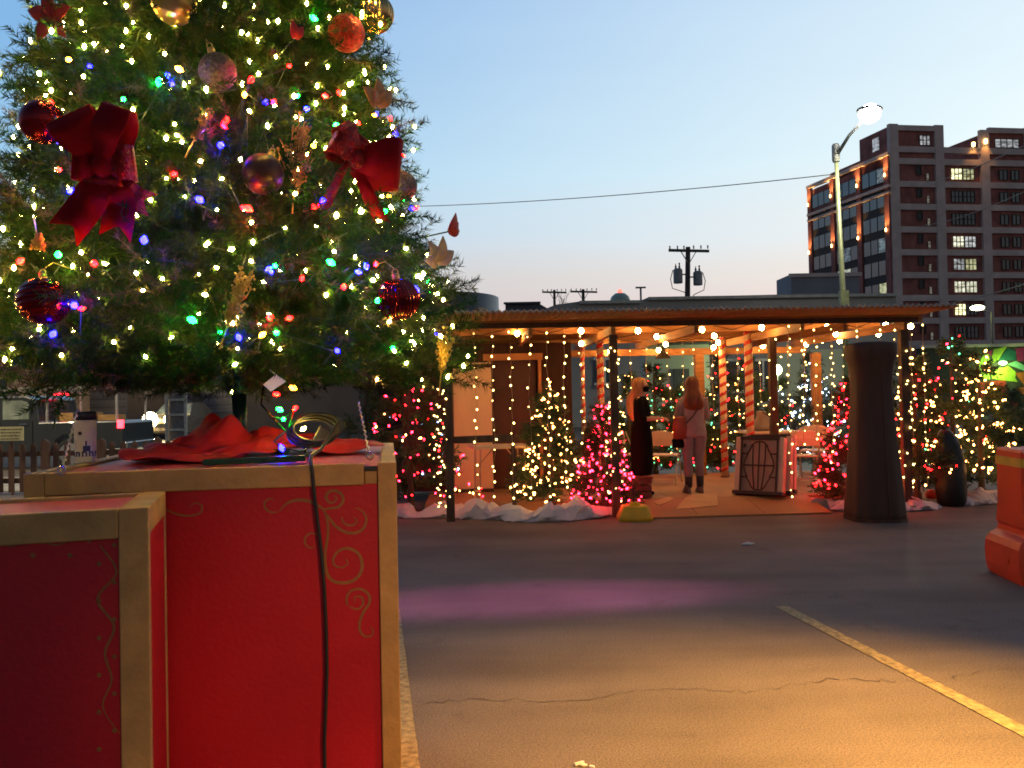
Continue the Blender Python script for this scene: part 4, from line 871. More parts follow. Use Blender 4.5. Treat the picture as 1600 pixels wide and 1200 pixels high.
# black covered thing at the right
q = ground(1486, 790); bc = thing('black_sack', 'tall black plastic sack slumped on the asphalt beside the right post', 'sack', (q.x, q.y, 0))
rg = []
for a, b, z, sh in ((.15, .14, 0, .01), (.185, .16, .05, .01), (.19, .17, .25, .0), (.175, .16, .45, .015), (.165, .15, .62, .0), (.16, .14, .78, -.02), (.125, .12, .92, -.04), (.07, .07, .99, -.05), (.02, .02, 1.01, -.055)):
    rg.append([(sh+a*math.cos(t)*(1+.07*math.sin(4*t+z*7)+.05*math.sin(9*t-z*13)), b*math.sin(t)*(1+.06*math.sin(5*t+z*9)), z) for t in np.linspace(0, 2*math.pi, 30, endpoint=False)])
MB().rings(rg).build('sack', mat('black plastic', (.008, .008, .008), rough=.45, bump=.4, bscale=9), bc, smooth=True)
MB().tube([(-.055, 0, .97), (-.07, 0, 1.03), (-.1, -.02, 1.05)], [.02, .03, .012], 7).build('knot', M_BLK, bc)
q = ground(1464, 781); tag(MB().rings([rsq(.07, .05, 0), rsq(.085, .06, .05), rsq(.06, .05, .11), rsq(.02, .02, .13)]).build('sandbag', mat('red cloth', (.4, .03, .015), rough=.8), smooth=True), 'small red cloth bundle tucked behind the black sack', 'bundle').location = (q.x, q.y+.15, 0)
# ================================================================== people
def skin(name, nodes, edges, m, parent, root=0, sub=2):
    me = bpy.data.meshes.new(name); me.from_pydata([n[:3] for n in nodes], edges, []); me.materials.append(m)
    o = link(name, me, parent); md = o.modifiers.new('skin', 'SKIN'); md.use_smooth_shade = True
    lay = me.skin_vertices[0].data
    for i, n in enumerate(nodes):
        lay[i].radius = (n[3], n[4] if len(n) > 4 else n[3]); lay[i].use_root = (i == root)
    s = o.modifiers.new('sub', 'SUBSURF'); s.levels = sub; s.render_levels = sub; return o
class Sk:
    def __init__(s): s.n = []; s.e = []
    def p(s, x, y, z, r, r2=None, to=None):
        s.n.append((x, y, z, r, r2 or r)); i = len(s.n)-1
        if to is not None: s.e.append((to, i))
        return i
    def chain(s, pts, to):
        for q in pts: to = s.p(*q, to=to)
        return to
M_SKIN = mat('skin', (.58, .33, .22), rough=.55, var=.08, scale=20)
def hand(s, w, d, up, side):
    """palm, four fingers of unequal length and a thumb, from wrist node w pointing along d; `side` points to the thumb"""
    d = Vector(d).normalized(); up = Vector(up).normalized(); sd = Vector(side).normalized(); w0 = Vector(s.n[w][:3])
    pm = s.p(*(w0+d*.045), .022, .014, w); pk = s.p(*(w0+d*.085), .024, .013, pm)
    for k, (o, L) in enumerate(((.030, .066), (.010, .076), (-.010, .070), (-.028, .054))):
        a = w0+d*.098+sd*o; s.chain([(*a, .0085), (*(a+d*L*.45-up*.006), .008), (*(a+d*L*.75-up*.022), .0075), (*(a+d*L*.88-up*.040), .006)], pk)
    s.chain([(*(w0+d*.045+sd*.030), .011), (*(w0+d*.075+sd*.046-up*.006), .0095), (*(w0+d*.098+sd*.046-up*.018), .008)], pm)
def body(height, face, armL, armR, feet=(.085, .085), stance=0.0):
    """face = unit vector the figure looks at; arms = list of points shoulder->wrist in local metres"""
    k = height/1.65; f = Vector(face).normalized(); r = Vector((f.y, -f.x, 0)); s = Sk()      # r = figure's right hand side
    def P(a, b, z): v = r*a+f*b; return (v.x*k, v.y*k, z*k)
    pel = s.p(*P(0, 0, .90), .125*k, .105*k); wa = s.p(*P(0, .01, 1.04), .115*k, .09*k, pel); chs = s.p(*P(0, .01, 1.22), .135*k, .10*k, wa)
    nb = s.p(*P(0, -.005, 1.36), .075*k, .065*k, chs); nk = s.p(*P(0, .005, 1.43), .048*k, .05*k, nb)
    jw = s.p(*P(0, .025, 1.485), .062*k, .068*k, nk); fc = s.p(*P(0, .022, 1.545), .076*k, .086*k, jw); tp = s.p(*P(0, .008, 1.60), .066*k, .076*k, fc); s.p(*P(0, .0, 1.635), .035*k, .04*k, tp)
    s.chain([(*P(0, .100, 1.532), .014*k), (*P(0, .118, 1.522), .010*k)], fc)
    wr = []
    for sg, arm in ((1, armR), (-1, armL)):
        sh = s.p(*P(sg*.155, -.005, 1.335), .052*k, .05*k, nb); e = P(*arm[0]); w = P(*arm[1])
        el = s.p(*e, .038*k, .038*k, sh); mid = (Vector(e)+Vector(w))/2; fm = s.p(*mid, .034*k, .034*k, el); w_ = s.p(*w, .025*k, .021*k, fm)
        d = Vector(w)-Vector(e); hand(s, w_, d, (0, 0, 1), (-r*sg)+Vector((0, 0, .4))); wr.append(Vector(w))
        hp = s.p(*P(sg*.085, 0, .84), .085*k, .085*k, pel); kn = s.p(*P(sg*(.085), .015+stance*sg, .48), .056*k, .058*k, hp); cf = s.p(*P(sg*.088, -.01+stance*sg*.8, .33), .055*k, .055*k, kn)
        an = s.p(*P(sg*.088, stance*sg*.6-.01, .09), .036*k, .038*k, cf); s.chain([(*P(sg*.095, .05+stance*sg*.6, .040), .038*k, .03*k), (*P(sg*.10, .135+stance*sg*.6, .028), .034*k, .022*k)], an)
    return s, P, k, wr
def person(label, loc, height, face, armL, armR, stance=0.0):
    t = thing('person', label, 'person', loc); s, P, k, wr = body(height, face, armL, armR, stance=stance)
    skin('body', s.n, s.e, M_SKIN, t)
    f = Vector(face).normalized(); r = Vector((f.y, -f.x, 0)); eye = mat('eye', (.05, .03, .02), rough=.2); b = MB()
    for sg in (1, -1): b.ball(P(sg*.032, .099, 1.55), .011*k, 8, 6)
    b.build('eye', eye, t, smooth=True)
    MB().tube([P(-.024, .098, 1.488), P(0, .106, 1.486), P(.024, .098, 1.488)], [.004, .007, .004], 6).build('mouth', mat('lip', (.45, .16, .13)), t, smooth=True)
    e = MB()
    for sg in (1, -1): e.ball(P(sg*.083, .0, 1.535), .026*k, 8, 6, sx=.5, sy=.7, sz=1.2)
    e.build('ear', M_SKIN, t, smooth=True); return t, P, k, f, r, s
def hair(P, k, m, t, zlo, wide, back, side, seed, wob=.014, opening=.7):
    """hair as a shell of locks from the crown down the back, open at the face"""
    rn = random.Random(seed); rg = []; lv = [(1.668, .010, .010), (1.655, .055, .065), (1.62, .086, .096), (1.56, .099, .106), (1.48, .102, .104), (1.40, side*.8, back*.95), (1.30, side, back), ((1.30+zlo)/2, side*.97, back*.9), (zlo+.03, side*.75, back*.62), (zlo, side*.35, back*.3)]
    for z, a, b in lv:
        ring = []
        for j in range(36):
            th = 2*math.pi*j/36; x = a*math.cos(th); y = -b*math.sin(th)
            frontness = max(0, -math.sin(th))
            if z < 1.60: y = y*(1-frontness) + (.020 if z > 1.45 else -.055)*frontness; x *= 1-.12*frontness
            q = wob*math.sin(j*2.6+z*4)+rn.uniform(-.004, .004)
            ring.append(P(x*(1+q*5), y-(.0 if z > 1.45 else .035)+(q if frontness < .3 else 0)-.004, z))
        rg.append(ring)
    return MB().rings(rg).build('hair', m, t, smooth=True)
def loft(P, lv, n=32, fold=0, ph=0):
    return MB().rings([[P(cx+a*math.cos(t)*(1+fold*math.sin(7*t+z*5+ph)), cy+b*math.sin(t)*(1+fold*math.sin(9*t-z*4+ph)), z) for t in np.linspace(0, 2*math.pi, n, endpoint=False)] for z, a, b, cx, cy in lv])
M_BLKC = mat('black cloth', (.007, .0065, .007), rough=1.0, spec=.1, bump=.2, bscale=30); M_GREYT = mat('grey knit', (.34, .25, .26), rough=.9, var=.1, scale=12, bump=.25, bscale=60)
M_LEG = mat('grey leggings', (.27, .20, .215), rough=.85, var=.1); M_SOCK = mat('charcoal sock', (.035, .032, .035), rough=.9); M_SHOE = mat('taupe shoe', (.16, .115, .10), rough=.7)
# woman in black, facing right, masked
q = at(1004, 768, 11.5)
t, P, k, f, r, s = person('blonde woman in black dress and black face mask holding something, facing right', (q.x, 11.5, ZD), 1.62, (.93, -.30, 0), [(-.20, .03, 1.09), (-.10, .24, 1.08)], [(.20, .05, 1.08), (.12, .25, 1.08)])
hair(P, k, mat('blonde hair', (.55, .28, .10), rough=.55, var=.3, scale=6, stretch=(12, 12, .6)), t, 1.03, .12, .16, .125, 3)
loft(P, [(1.40, .085, .07, 0, 0), (1.365, .17, .09, 0, 0), (1.30, .185, .115, 0, .005), (1.18, .165, .13, 0, .01), (1.05, .145, .118, 0, .01), (.95, .165, .135, 0, 0), (.84, .185, .15, 0, 0), (.65, .195, .16, 0, 0), (.45, .185, .155, 0, 0), (.30, .165, .14, 0, 0), (.285, .14, .12, 0, 0)], fold=.02).build('dress', M_BLKC, t, smooth=True)
for sg, ar in ((1, [(.20, .05, 1.08), (.12, .25, 1.08)]), (-1, [(-.20, .03, 1.09), (-.10, .24, 1.08)])):
    e = Vector(P(*ar[0])); w = Vector(P(*ar[1])); sh = Vector(P(sg*.155, -.005, 1.33)); MB().tube([sh+Vector((0, 0, .02)), sh.lerp(e, .5), e, e.lerp(w, .25)], [.066, .06, .054, .050], 12).build('sleeve', M_BLKC, t, smooth=True)
    MB().tube([P(sg*.085, 0, .40), P(sg*.087, -.01, .28), P(sg*.088, -.01, .08)], [.062, .055, .046], 12).build('boot', M_BLKC, t, smooth=True)
    MB().rings([[P(sg*.096+.044*math.cos(a), .045+.105*math.sin(a), z) if z < .05 else P(sg*.092+.04*math.cos(a), .02+.07*math.sin(a), z) for a in np.linspace(0, 2*math.pi, 16, endpoint=False)] for z in (0.0, .035, .07, .10)]).build('shoe', M_BLKC, t, smooth=True)
MB().rings([[P(a*math.cos(u), .050+b*max(0.0, math.sin(u))+(.0 if math.sin(u) >= 0 else .0), z) for u in np.linspace(-.4, math.pi+.4, 16)] for z, a, b in ((1.455, .058, .055), (1.485, .07, .072), (1.52, .074, .082), (1.535, .06, .066))]).build('face_mask', M_BLKC, t, smooth=True)
MB().box(Vector(P(.02, .385, 1.085)), (.075, .012, .15), Matrix.Rotation(R(-40), 3, 'X')).build('phone', M_BLK, t, bevel=.004)
# woman seen from behind
q = at(1085, 768, 11.6)
t, P, k, f, r, s = person('auburn haired woman in grey top and leggings seen from behind, red bag on her hip', (q.x, 11.6, ZD), 1.62, (-.12, 1, 0), [(-.215, .02, 1.09), (-.10, .22, 1.06)], [(.215, .03, 1.08), (.12, .22, 1.05)], stance=.02)
hair(P, k, mat('auburn hair', (.20, .055, .022), rough=.5, var=.4, scale=6, stretch=(12, 12, .6)), t, 1.16, .13, .155, .155, 8)
loft(P, [(1.41, .075, .065, 0, 0), (1.375, .165, .09, 0, 0), (1.31, .188, .118, 0, .005), (1.18, .175, .132, 0, .01), (1.05, .165, .125, 0, .01), (.95, .180, .142, 0, 0), (.85, .192, .152, 0, 0), (.815, .190, .150, 0, 0), (.81, .165, .128, 0, 0)], fold=.018).build('top', M_GREYT, t, smooth=True)
for sg, ar in ((1, [(.215, .03, 1.08), (.12, .22, 1.05)]), (-1, [(-.215, .02, 1.09), (-.10, .22, 1.06)])):
    e = Vector(P(*ar[0])); w = Vector(P(*ar[1])); sh = Vector(P(sg*.155, -.005, 1.33)); MB().tube([sh+Vector((0, 0, .02)), sh.lerp(e, .5), e, e.lerp(w, .5), w], [.068, .060, .054, .046, .036], 12).build('sleeve', M_GREYT, t, smooth=True)
    st = .02*sg
    MB().tube([P(sg*.082, 0, .90), P(sg*.088, .0, .78), P(sg*.088, .005+st*.5, .62), P(sg*.086, .015+st, .48), P(sg*.088, -.01+st*.8, .34), P(sg*.088, -.01+st*.6, .20)], [.10, .105, .083, .066, .064, .050], 14).build('legging', M_LEG, t, smooth=True)
    MB().tube([P(sg*.088, -.01+st*.6, .24), P(sg*.088, -.01+st*.6, .09)], [.056, .048], 14).build('sock', M_SOCK, t, smooth=True)
    MB().rings([[P(sg*.098+w_*math.cos(a), cy+st*.6+l_*math.sin(a), z) for a in np.linspace(0, 2*math.pi, 18, endpoint=False)] for z, w_, l_, cy in ((0, .046, .125, .05), (.03, .047, .125, .05), (.06, .044, .10, .035), (.10, .046, .055, .0), (.125, .046, .05, -.005))]).build('shoe', M_SHOE, t, smooth=True)
bag = MB(); b0 = Vector(P(-.215, -.075, .94))
bag.rings([[(b0+Vector(P(a*math.cos(u)*1.0, b*math.sin(u), z))) for u in np.linspace(0, 2*math.pi, 20, endpoint=False)] for z, a, b in ((-.16, .07, .035), (-.15, .10, .05), (.0, .11, .06), (.12, .09, .05), (.16, .075, .028))])
bo = bag.build('handbag', mat('red brown leather', (.30, .055, .03), rough=.5), t, smooth=True)
MB().tube([Vector(P(.12, -.085, 1.375)), Vector(P(.06, -.145, 1.25)), Vector(P(-.05, -.16, 1.10)), Vector(P(-.15, -.13, 1.0))], .013, 6, flat=.5).tube([Vector(P(.12, -.085, 1.375)), Vector(P(.13, .02, 1.40))], .013, 6, flat=.5).build('bag_strap', mat('dark slate strap', (.03, .035, .04)), t)
MB().rings([[(b0+Vector(P(.0+a*math.cos(u), .05+b*math.sin(u), z))) for u in np.linspace(0, 2*math.pi, 18, endpoint=False)] for z, a, b in ((-.29, .05, .03), (-.27, .10, .05), (-.18, .11, .05), (-.12, .07, .03))]).build('folded_coat', M_BLKC, t, smooth=True)

# ================================================================== orange water barrier
q = ground(1566, 905); wb_ = thing('water_barrier', 'orange plastic water filled barrier with a yellow warning band at the right edge', 'traffic barrier', (q.x, q.y, 0), R(-7))
M_ORG = mat('orange plastic', (.80, .055, .008), rough=.42, var=.12, scale=3, bump=.08, bscale=10)
prof = [(.03, 0), (.015, .03), (.0, .10), (-.004, .20), (.0, .28), (.025, .335), (.085, .37), (.092, .415), (.072, .445), (.07, .60), (.072, 1.03), (.085, 1.055)]
L = 1.75; W0 = .30
def outl(x0, sc_, z):
    ring = []; n = 10
    def depth(x): # fluted long sides
        u = (x/L*5) % 1; return W0*sc_*(.72 if .30 < u < .72 else 1.0)
    xs = np.linspace(x0, L-x0, 61); fr_ = [(x, -depth(x), z) for x in xs]; bk_ = [(x, depth(x), z) for x in xs[::-1]]
    return fr_+bk_
MB().rings([outl(x, 1.0-.30*min(1, max(0, (z-.25)/.35)), z) for x, z in prof]).build('barrier_body', M_ORG, wb_, bevel=.006)
bd = MB()
def band(z): return [(x, y*1.012-(.003 if y < 0 else -.003), z) for x, y, _ in outl(.066, .70, 0)]
bd.rings([band(.915), band(.985)], cap=False).build('warning_band', mat('yellow tape', (.70, .36, .03), rough=.5), wb_, solid=.002)
bx = MB()
for x0, w in ((.105, .19), (.62, .17), (1.12, .17)): bx.box((x0+w/2-.02, -W0*.70*.72*1.012-.008, .95), (w*.55, .004, .045))
bx.build('warning_print', mat('faded black print', (.10, .06, .03), rough=.7, var=.5, scale=40), wb_)
MB().lathe([(.05, 0), (.055, .02), (.04, .035)], (.5, 0, 1.055), 14).build('filler_cap', M_BLK, wb_)
MB().lathe([(.03, 0), (.035, .02)], (.012, -.1, .17), 12, Matrix.Rotation(R(-90), 3, 'Y')).build('drain_plug', M_ORG, wb_)

# ================================================================== red boxes
M_RED = mat('red panel paint', (.46, .006, .014), rough=.42, var=.10, scale=2.5, bump=.06, bscale=70)
M_TAN = mat('tan painted board', (.46, .24, .075), rough=.6, var=.22, scale=9, bump=.12, bscale=50)
M_GOLD = mat('dull gold paint', (.27, .10, .024), rough=.55, var=.2, scale=30)
def red_box(lab, corner, yaw, w, dp, zt, stile, rail, side_cut, rim):
    e = Vector((math.cos(yaw), math.sin(yaw), 0)); d = Vector((-math.sin(yaw), math.cos(yaw), 0)); c = Vector((corner.x, corner.y, 0))
    t = thing('display_box', lab, 'display box', c-e*w/2+d*dp/2, group='red display boxes', world=True)
    def q(x, y, z): return c+e*x+d*y+Vector((0, 0, z))       # x from right front corner (negative), y back
    p = MB(); i = .012
    def slab(x0, x1, y0, y1, z0, z1): p.prism([q(x0, y0, z0), q(x1, y0, z0), q(x1, y1, z0), q(x0, y1, z0)], (0, 0, z1-z0))
    slab(-w+stile, -stile, i, i+.014, .02, zt-rail+.002); slab(-w+.016, -.016, dp-i-.014, dp-i, .02, zt-.02); slab(-w+i, -w+i+.014, .03, dp-.03, .02, zt-.02); slab(-.017, -.003, .031, dp-.031, .02, zt-.0702)
    p.build('side_panel', M_RED, t)
    p = MB(); slab(-w+.03, -.03, .03, dp-.03, zt-.028, zt-.012); p.build('top_panel', mat('red top board', (.50, .045, .05), rough=.5, var=.15, scale=4), t)
    p = MB()
    for x0, x1 in ((-stile, 0), (-w, -w+stile)): slab(x0, x1, 0, .03, 0, zt-.0006)
    slab(-w+stile+.0005, -stile-.0005-side_cut, .0, .03, zt-rail, zt-.001); slab(-w+stile, -stile, .002, .028, 0, rail)
    slab(-stile*.9, -.0005, dp-.03, dp, 0, zt-.001); slab(-w, -w+stile*.9, dp-.03, dp, 0, zt-.001); slab(-w+stile*.9+.001, -stile*.9-.001, dp-.03, dp, zt-rail, zt-.0015)
    for x0, x1 in ((-rim, 0), (-w, -w+rim)): slab(x0, x1, .0305, dp-.0305, zt-.07, zt-.0008)
    if side_cut: slab(-stile-side_cut+.001, -stile-.001, .012, .028, zt-rail, zt-.026)
    p.build('frame', M_TAN, t, bevel=.0035)
    if side_cut: p = MB(); slab(-stile-side_cut+.002, -stile-.002, .006, .024, zt-.025, zt-.012); p.build('slot_shadow', M_BLK, t)  # black block stands for the shadow filling the gap in the rail
    return t, q, e, d, i
YAW = R(8.6); cr = at(619, 722, 2.6); ZB = cr.z
big, bq, be, bd_, _ = red_box('large red panelled box with gold scrolls carrying the decorated Christmas tree', cr, YAW, 1.09, 1.2, ZB, .058, .068, .042, .05)
c2 = at(232, 792, 2.08)
small, sq, se, sd_, _ = red_box('lower red panelled box with tan frame standing in front at the left edge', c2, R(17), .95, .40, c2.z, .070, .075, 0, .07)
def scroll(t, q, e, d, i, curves, wdt, name='scroll_ornament'):
    n = -d; p0 = q(0, i-.0015, 0); g = MB()
    for cv, w in curves:
        # Catmull-Rom through the points, flattened ribbon of paint
        P = [Vector(on_plane(x, y, p0, n)) for x, y in cv]; pts = []
        for a in range(len(P)-1):
            A_, B_, C_, D__ = P[max(a-1, 0)], P[a], P[a+1], P[min(a+2, len(P)-1)]
            for u in np.linspace(0, 1, 7)[:-1]: pts.append(.5*((2*B_)+(C_-A_)*u+(2*A_-5*B_+4*C_-D__)*u*u+(3*B_-A_-3*C_+D__)*u**3))
        pts.append(P[-1]); L = []; Rr = []; m = len(pts)
        for k, pnt in enumerate(pts):
            tg = (pts[min(k+1, m-1)]-pts[max(k-1, 0)]).normalized(); s_ = tg.cross(n)
            hw = w/2*(.35+.65*math.sin(math.pi*min(1, .12+k/m*.95))); L.append(pnt-s_*hw); Rr.append(pnt+s_*hw)
        g.add(L+Rr, [(k, k+1, m+k+1, m+k) for k in range(m-1)])
    return g.build(name, M_GOLD, t)
def Z8(*p): return [(320+x/2.4, 700+y/2.4) for x, y in p]
scroll(big, bq, be, bd_, .012, [
    (Z8((445, 232), (420, 212), (385, 198), (340, 196), (305, 210), (280, 236)), .010), (Z8((272, 240), (245, 240), (226, 222), (226, 202), (244, 190), (262, 196)), .006),
    (Z8((442, 232), (470, 226), (500, 222), (518, 200), (514, 176), (490, 160), (464, 166), (455, 186), (466, 203), (484, 203), (494, 188), (484, 178)), .009),
    (Z8((446, 236), (466, 262), (492, 294), (530, 316), (566, 318), (594, 302), (606, 268), (592, 238), (566, 224)), .009), (Z8((514, 258), (520, 278), (540, 290), (562, 286), (570, 270), (556, 260)), .006),
    (Z8((452, 240), (462, 290), (460, 340), (452, 390), (452, 440), (464, 482), (496, 504), (546, 502), (580, 476), (590, 436), (576, 396), (536, 376), (500, 388), (482, 416), (488, 440), (512, 448), (536, 434), (530, 416)), .010),
    (Z8((424, 326), (398, 320), (378, 334), (376, 358), (394, 374), (416, 370)), .006),
    (Z8((542, 596), (574, 604), (594, 584), (588, 560), (566, 558), (560, 580)), .006), (Z8((535, 590), (532, 560), (552, 534), (588, 530), (616, 552), (616, 584), (596, 614), (582, 650), (582, 684), (600, 706), (624, 704), (632, 686), (622, 672)), .008)], 1)
scroll(big, bq, be, bd_, .012, [([(258, 795), (275, 803), (296, 806), (313, 801), (315, 790), (305, 786), (296, 793)], .006)], 1)
vine = []
for k in range(8): vine += [(166-10*math.cos(k*math.pi)*1.0+1.5*k*.5, 852+k*42)]
cur = [(([(p[0]+6*math.sin(i*2.1), p[1]) for i, p in enumerate(vine)]), .006)]
hcur = [([(x, 845+5*math.sin(x*.09)+(-x+160)*.02) for x in range(-40, 150, 14)], .005)]
for k in range(12): y = 850+k*29; x = 152 if k % 2 else 176; cur.append(([(x, y), (x+3, y+2), (x+1, y+5)], .010))
for k in range(6): x = -10+k*29; cur.append(([(x, 842 if k % 2 else 866), (x+4, 845 if k % 2 else 868), (x+2, 848 if k % 2 else 871)], .010))
scroll(small, sq, se, sd_, .012, cur, 1); scroll(small, sq, se, sd_, .012, hcur, 1)

# ================================================================== fence, truck, car behind
M_PICK = mat('picket timber', (.17, .085, .05), rough=.85, var=.3, scale=3, stretch=(5, 5, .5))
fc = thing('picket_fence', 'low brown picket fence along the pavement behind the red boxes', 'fence', (-7, 14.6, 0), world=True)
xa, xb = xof(-110, 14.6), xof(585, 14.6)
for z in (.24, .71): MB().bar((xa, 14.64, z), (xb, 14.64, z), .04, .09).build('rail', M_PICK, fc)
i = 0; x = xa
while x < xb:
    wide = .10 if i % 5 else .14; h = .91 if i % 5 else .97
    MB().prism([(x, 14.6, .04), (x+wide, 14.6, .04), (x+wide, 14.6, h-.05), (x+wide/2, 14.6, h), (x, 14.6, h-.05)], (0, -.022 if i % 5 else -.06, 0)).build('picket', M_PICK, fc); x += .198; i += 1
# pickup facing left
M_TRUCK = mat('dark grey car paint', (.032, .036, .038), rough=.28, var=.1, coat=.6); M_TYRE = mat('tyre rubber', (.015, .015, .015), rough=.85); M_GLASS = mat('car glass', (.24, .28, .22), rough=.06, var=.5, scale=3, spec=1)
YT = 20.0; xr = xof(188, YT); tk = thing('pickup_truck', 'dark grey pickup with a ladder rack and glowing tail light behind the picket fence', 'truck', (xr-2.8, YT+.9, 0), world=True)
def tz(*p): return [(xr-a, YT, z) for a, z in p]
bodyp = [(0, .55), (0, 1.10), (.05, 1.16), (1.92, 1.16), (1.98, 1.16), (2.06, 1.72), (2.3, 1.80), (3.5, 1.80), (3.75, 1.74), (4.35, 1.18), (5.45, 1.08), (5.65, .95), (5.7, .5), (5.15, .45), (5.05, .70), (4.85, .84), (4.55, .84), (4.35, .70), (4.25, .45), (1.70, .45), (1.60, .70), (1.40, .84), (1.10, .84), (.90, .70), (.80, .45), (.1, .5)]
MB().prism(tz(*bodyp), (0, 1.85, 0)).build('body', M_TRUCK, tk, bevel=.03)
def twin(pl, nm='window', m=M_GLASS, out=.012): return MB().prism([(x, YT-out, z) for x, y, z in tz(*pl)], (0, out*.8, 0)).build(nm, m, tk)
twin([(2.22, 1.24), (2.22, 1.64), (2.40, 1.70), (2.85, 1.70), (2.85, 1.24)]); twin([(2.98, 1.24), (2.98, 1.70), (3.48, 1.70), (3.70, 1.62), (4.10, 1.24)])
for a in (2.14, 2.92, 4.22): MB().bar((xr-a, YT-.006, .55), (xr-a, YT-.006, 1.2), .012, .02).build('door_seam', M_BLK, tk)
for a in (2.35, 3.1): MB().box((xr-a, YT-.025, 1.12), (.2, .03, .035)).build('door_handle', mat('chrome', (.6, .6, .6), rough=.2, metal=1), tk)
for a in (1.25, 4.7):
    w = MB().lathe([(.30, -.11), (.37, -.08), (.385, 0), (.37, .08), (.30, .11)], (xr-a, YT+.12, .385), 24, Matrix.Rotation(R(90), 3, 'X')).build('wheel', M_TYRE, tk, smooth=True)
    MB().lathe([(.06, -.02), (.22, .0), (.26, .03)], (xr-a, YT+.03, .385), 20, Matrix.Rotation(R(90), 3, 'X')).build('rim', mat('alloy', (.4, .4, .4), rough=.3, metal=.9), w)
M_TAIL = glow('tail light', (1, .012, .022), 16)
MB().box((xr+.012-.03, YT+.02, 1.08), (.12, .10, .20)).build('tail_light', M_TAIL, tk, bevel=.01)
pz = at(96, 626, YT+.9); MB().box((pz.x, YT+.9, 1.84), (.16, .5, .05)).build('brake_light', glow('brake light', (1, .012, .025), 12), tk)
rk = MB()
for y in (YT+.12, YT+1.7): rk.bar((xr-.1, y, 1.98), (xr-4.2, y, 1.98), .05, .05)
for a in (.15, 1.85):
    for y in (YT+.12, YT+1.7): rk.bar((xr-a, y, 1.15), (xr-a, y, 1.96), .05, .05)
    rk.bar((xr-a, YT+.12, 1.93), (xr-a, YT+1.7, 1.93), .05, .05)
for a in (.6, 1.1, 1.5, 2.4, 2.9): rk.bar((xr-a, YT+.3, 2.02), (xr-a, YT+1.5, 2.02), .03, .03)
rk.build('ladder_rack', mat('pale alloy', (.45, .42, .38), rough=.4, metal=.6), tk)
MB().box((xr-.45, YT+.5, 1.24), (.5, .4, .14)).box((xr-1.3, YT+.6, 1.27), (.9, .5, .2)).build('tool_box', mat('ochre case', (.45, .24, .07), rough=.6), tk)
MB().box((xr+.06, YT+.92, .55), (.14, 1.8, .18)).build('bumper', mat('chrome', (.6, .6, .6), rough=.2, metal=1), tk, bevel=.02)
# board with rows of print by the fence
a = at(-12, 690, 14.3); b = at(26, 667, 14.3)
bs = thing('notice_board', 'small pale yellow notice board with rows of print above the fence', 'sign', ((a.x+b.x)/2, 14.45, 0), world=True)
MB().box(((a.x+b.x)/2, 14.5, (a.z+b.z)/2), (b.x-a.x, .02, b.z-a.z)).build('board', mat('pale yellow board', (.60, .50, .22), rough=.6, emit=.12), bs)  # board colour also glows faintly, standing in for light falling on it
k = MB(); rn = random.Random(1)
for j in range(4):
    z = b.z-.045-j*(b.z-a.z)/4.4; x = a.x+.03
    while x < b.x-.06: w = rn.uniform(.02, .06); k.box((x+w/2, 14.487, z), (w, .004, .018)); x += w+.014
k.build('print', mat('brown print', (.10, .07, .03)), bs); MB().box(((a.x+b.x)/2, 14.52, a.z/2), (.04, .02, a.z)).build('post', M_PICK, bs)
# car with headlights
YC = 36; ca = thing('parked_car', 'car facing us with two glaring headlights behind the picket fence', 'car', (xof(242, YC), YC, 0), world=True); cx = xof(251, YC)
def sec(y, hw, z0, z1, tw_=None): return [(cx-hw, y, z0), (cx+hw, y, z0), (cx+hw, y, (z0+z1)/2), (cx+(tw_ or hw*.92), y, z1), (cx-(tw_ or hw*.92), y, z1), (cx-hw, y, (z0+z1)/2)]
MB().rings([sec(YC, .82, .35, .78), sec(YC+.08, .88, .25, .88), sec(YC+1.1, .92, .25, 1.02), sec(YC+1.15, .92, .25, 1.04), sec(YC+1.9, .90, .25, 1.55, .66), sec(YC+3.2, .90, .25, 1.60, .66), sec(YC+4.1, .88, .3, 1.1), sec(YC+4.2, .85, .4, .9)]).build('body', mat('tan car paint', (.30, .24, .17), rough=.3, coat=.5), ca, bevel=.02)
MB().add([(cx-.78, YC+1.2, 1.09), (cx+.78, YC+1.2, 1.09), (cx+.62, YC+1.82, 1.50), (cx-.62, YC+1.82, 1.50)], [(0, 1, 2, 3)]).build('windscreen', M_GLASS, ca, solid=.02)
for s in (-1, 1):
    MB().ball((cx+s*.47, YC-.02, .86), .34, 12, 8, sy=.5).build('headlight', glow('headlight', (1, .80, .42), 60), ca, smooth=True)
    MB().ball((cx+s*.42, YC-.02, .46), .08, 10, 6, sy=.4).build('fog_light', glow('fog light', (1, .70, .3), 10), ca, smooth=True)
    MB().lathe([(.2, -.1), (.31, -.08), (.31, .08), (.2, .1)], (cx+s*.80, YC+.75, .31), 18, Matrix.Rotation(R(90), 3, 'Y')).build('wheel', M_TYRE, ca, smooth=True)
MB().box((cx, YC-.01, .62), (.7, .04, .14)).build('grille', M_BLK, ca)
lamp('headlight_beam', 'SPOT', (cx, YC-.4, .8), 1500, (1, .78, .42), target=(cx+3, 14, .2), size=.3, spot_size=R(80), spot_blend=.8)
wp = at(275, 640, 33); ft = thing('panel_stack', 'pale upright shelving frame beside the bright headlights', 'shelving', (wp.x, 33, 0), world=True)
k = MB()
for x in (-.38, .38): k.box((wp.x+x, 33, 1.3), (.10, .10, 2.6))
for z in (.5, 1.1, 1.7, 2.3, 2.58): k.box((wp.x, 33, z), (.66, .12, .09))
k.build('frame', mat('pale shelf paint', (.55, .50, .42)), ft); MB().box((wp.x, 33.12, 1.3), (.8, .03, 2.5)).build('back_panel', mat('grey back board', (.22, .2, .2)), ft)
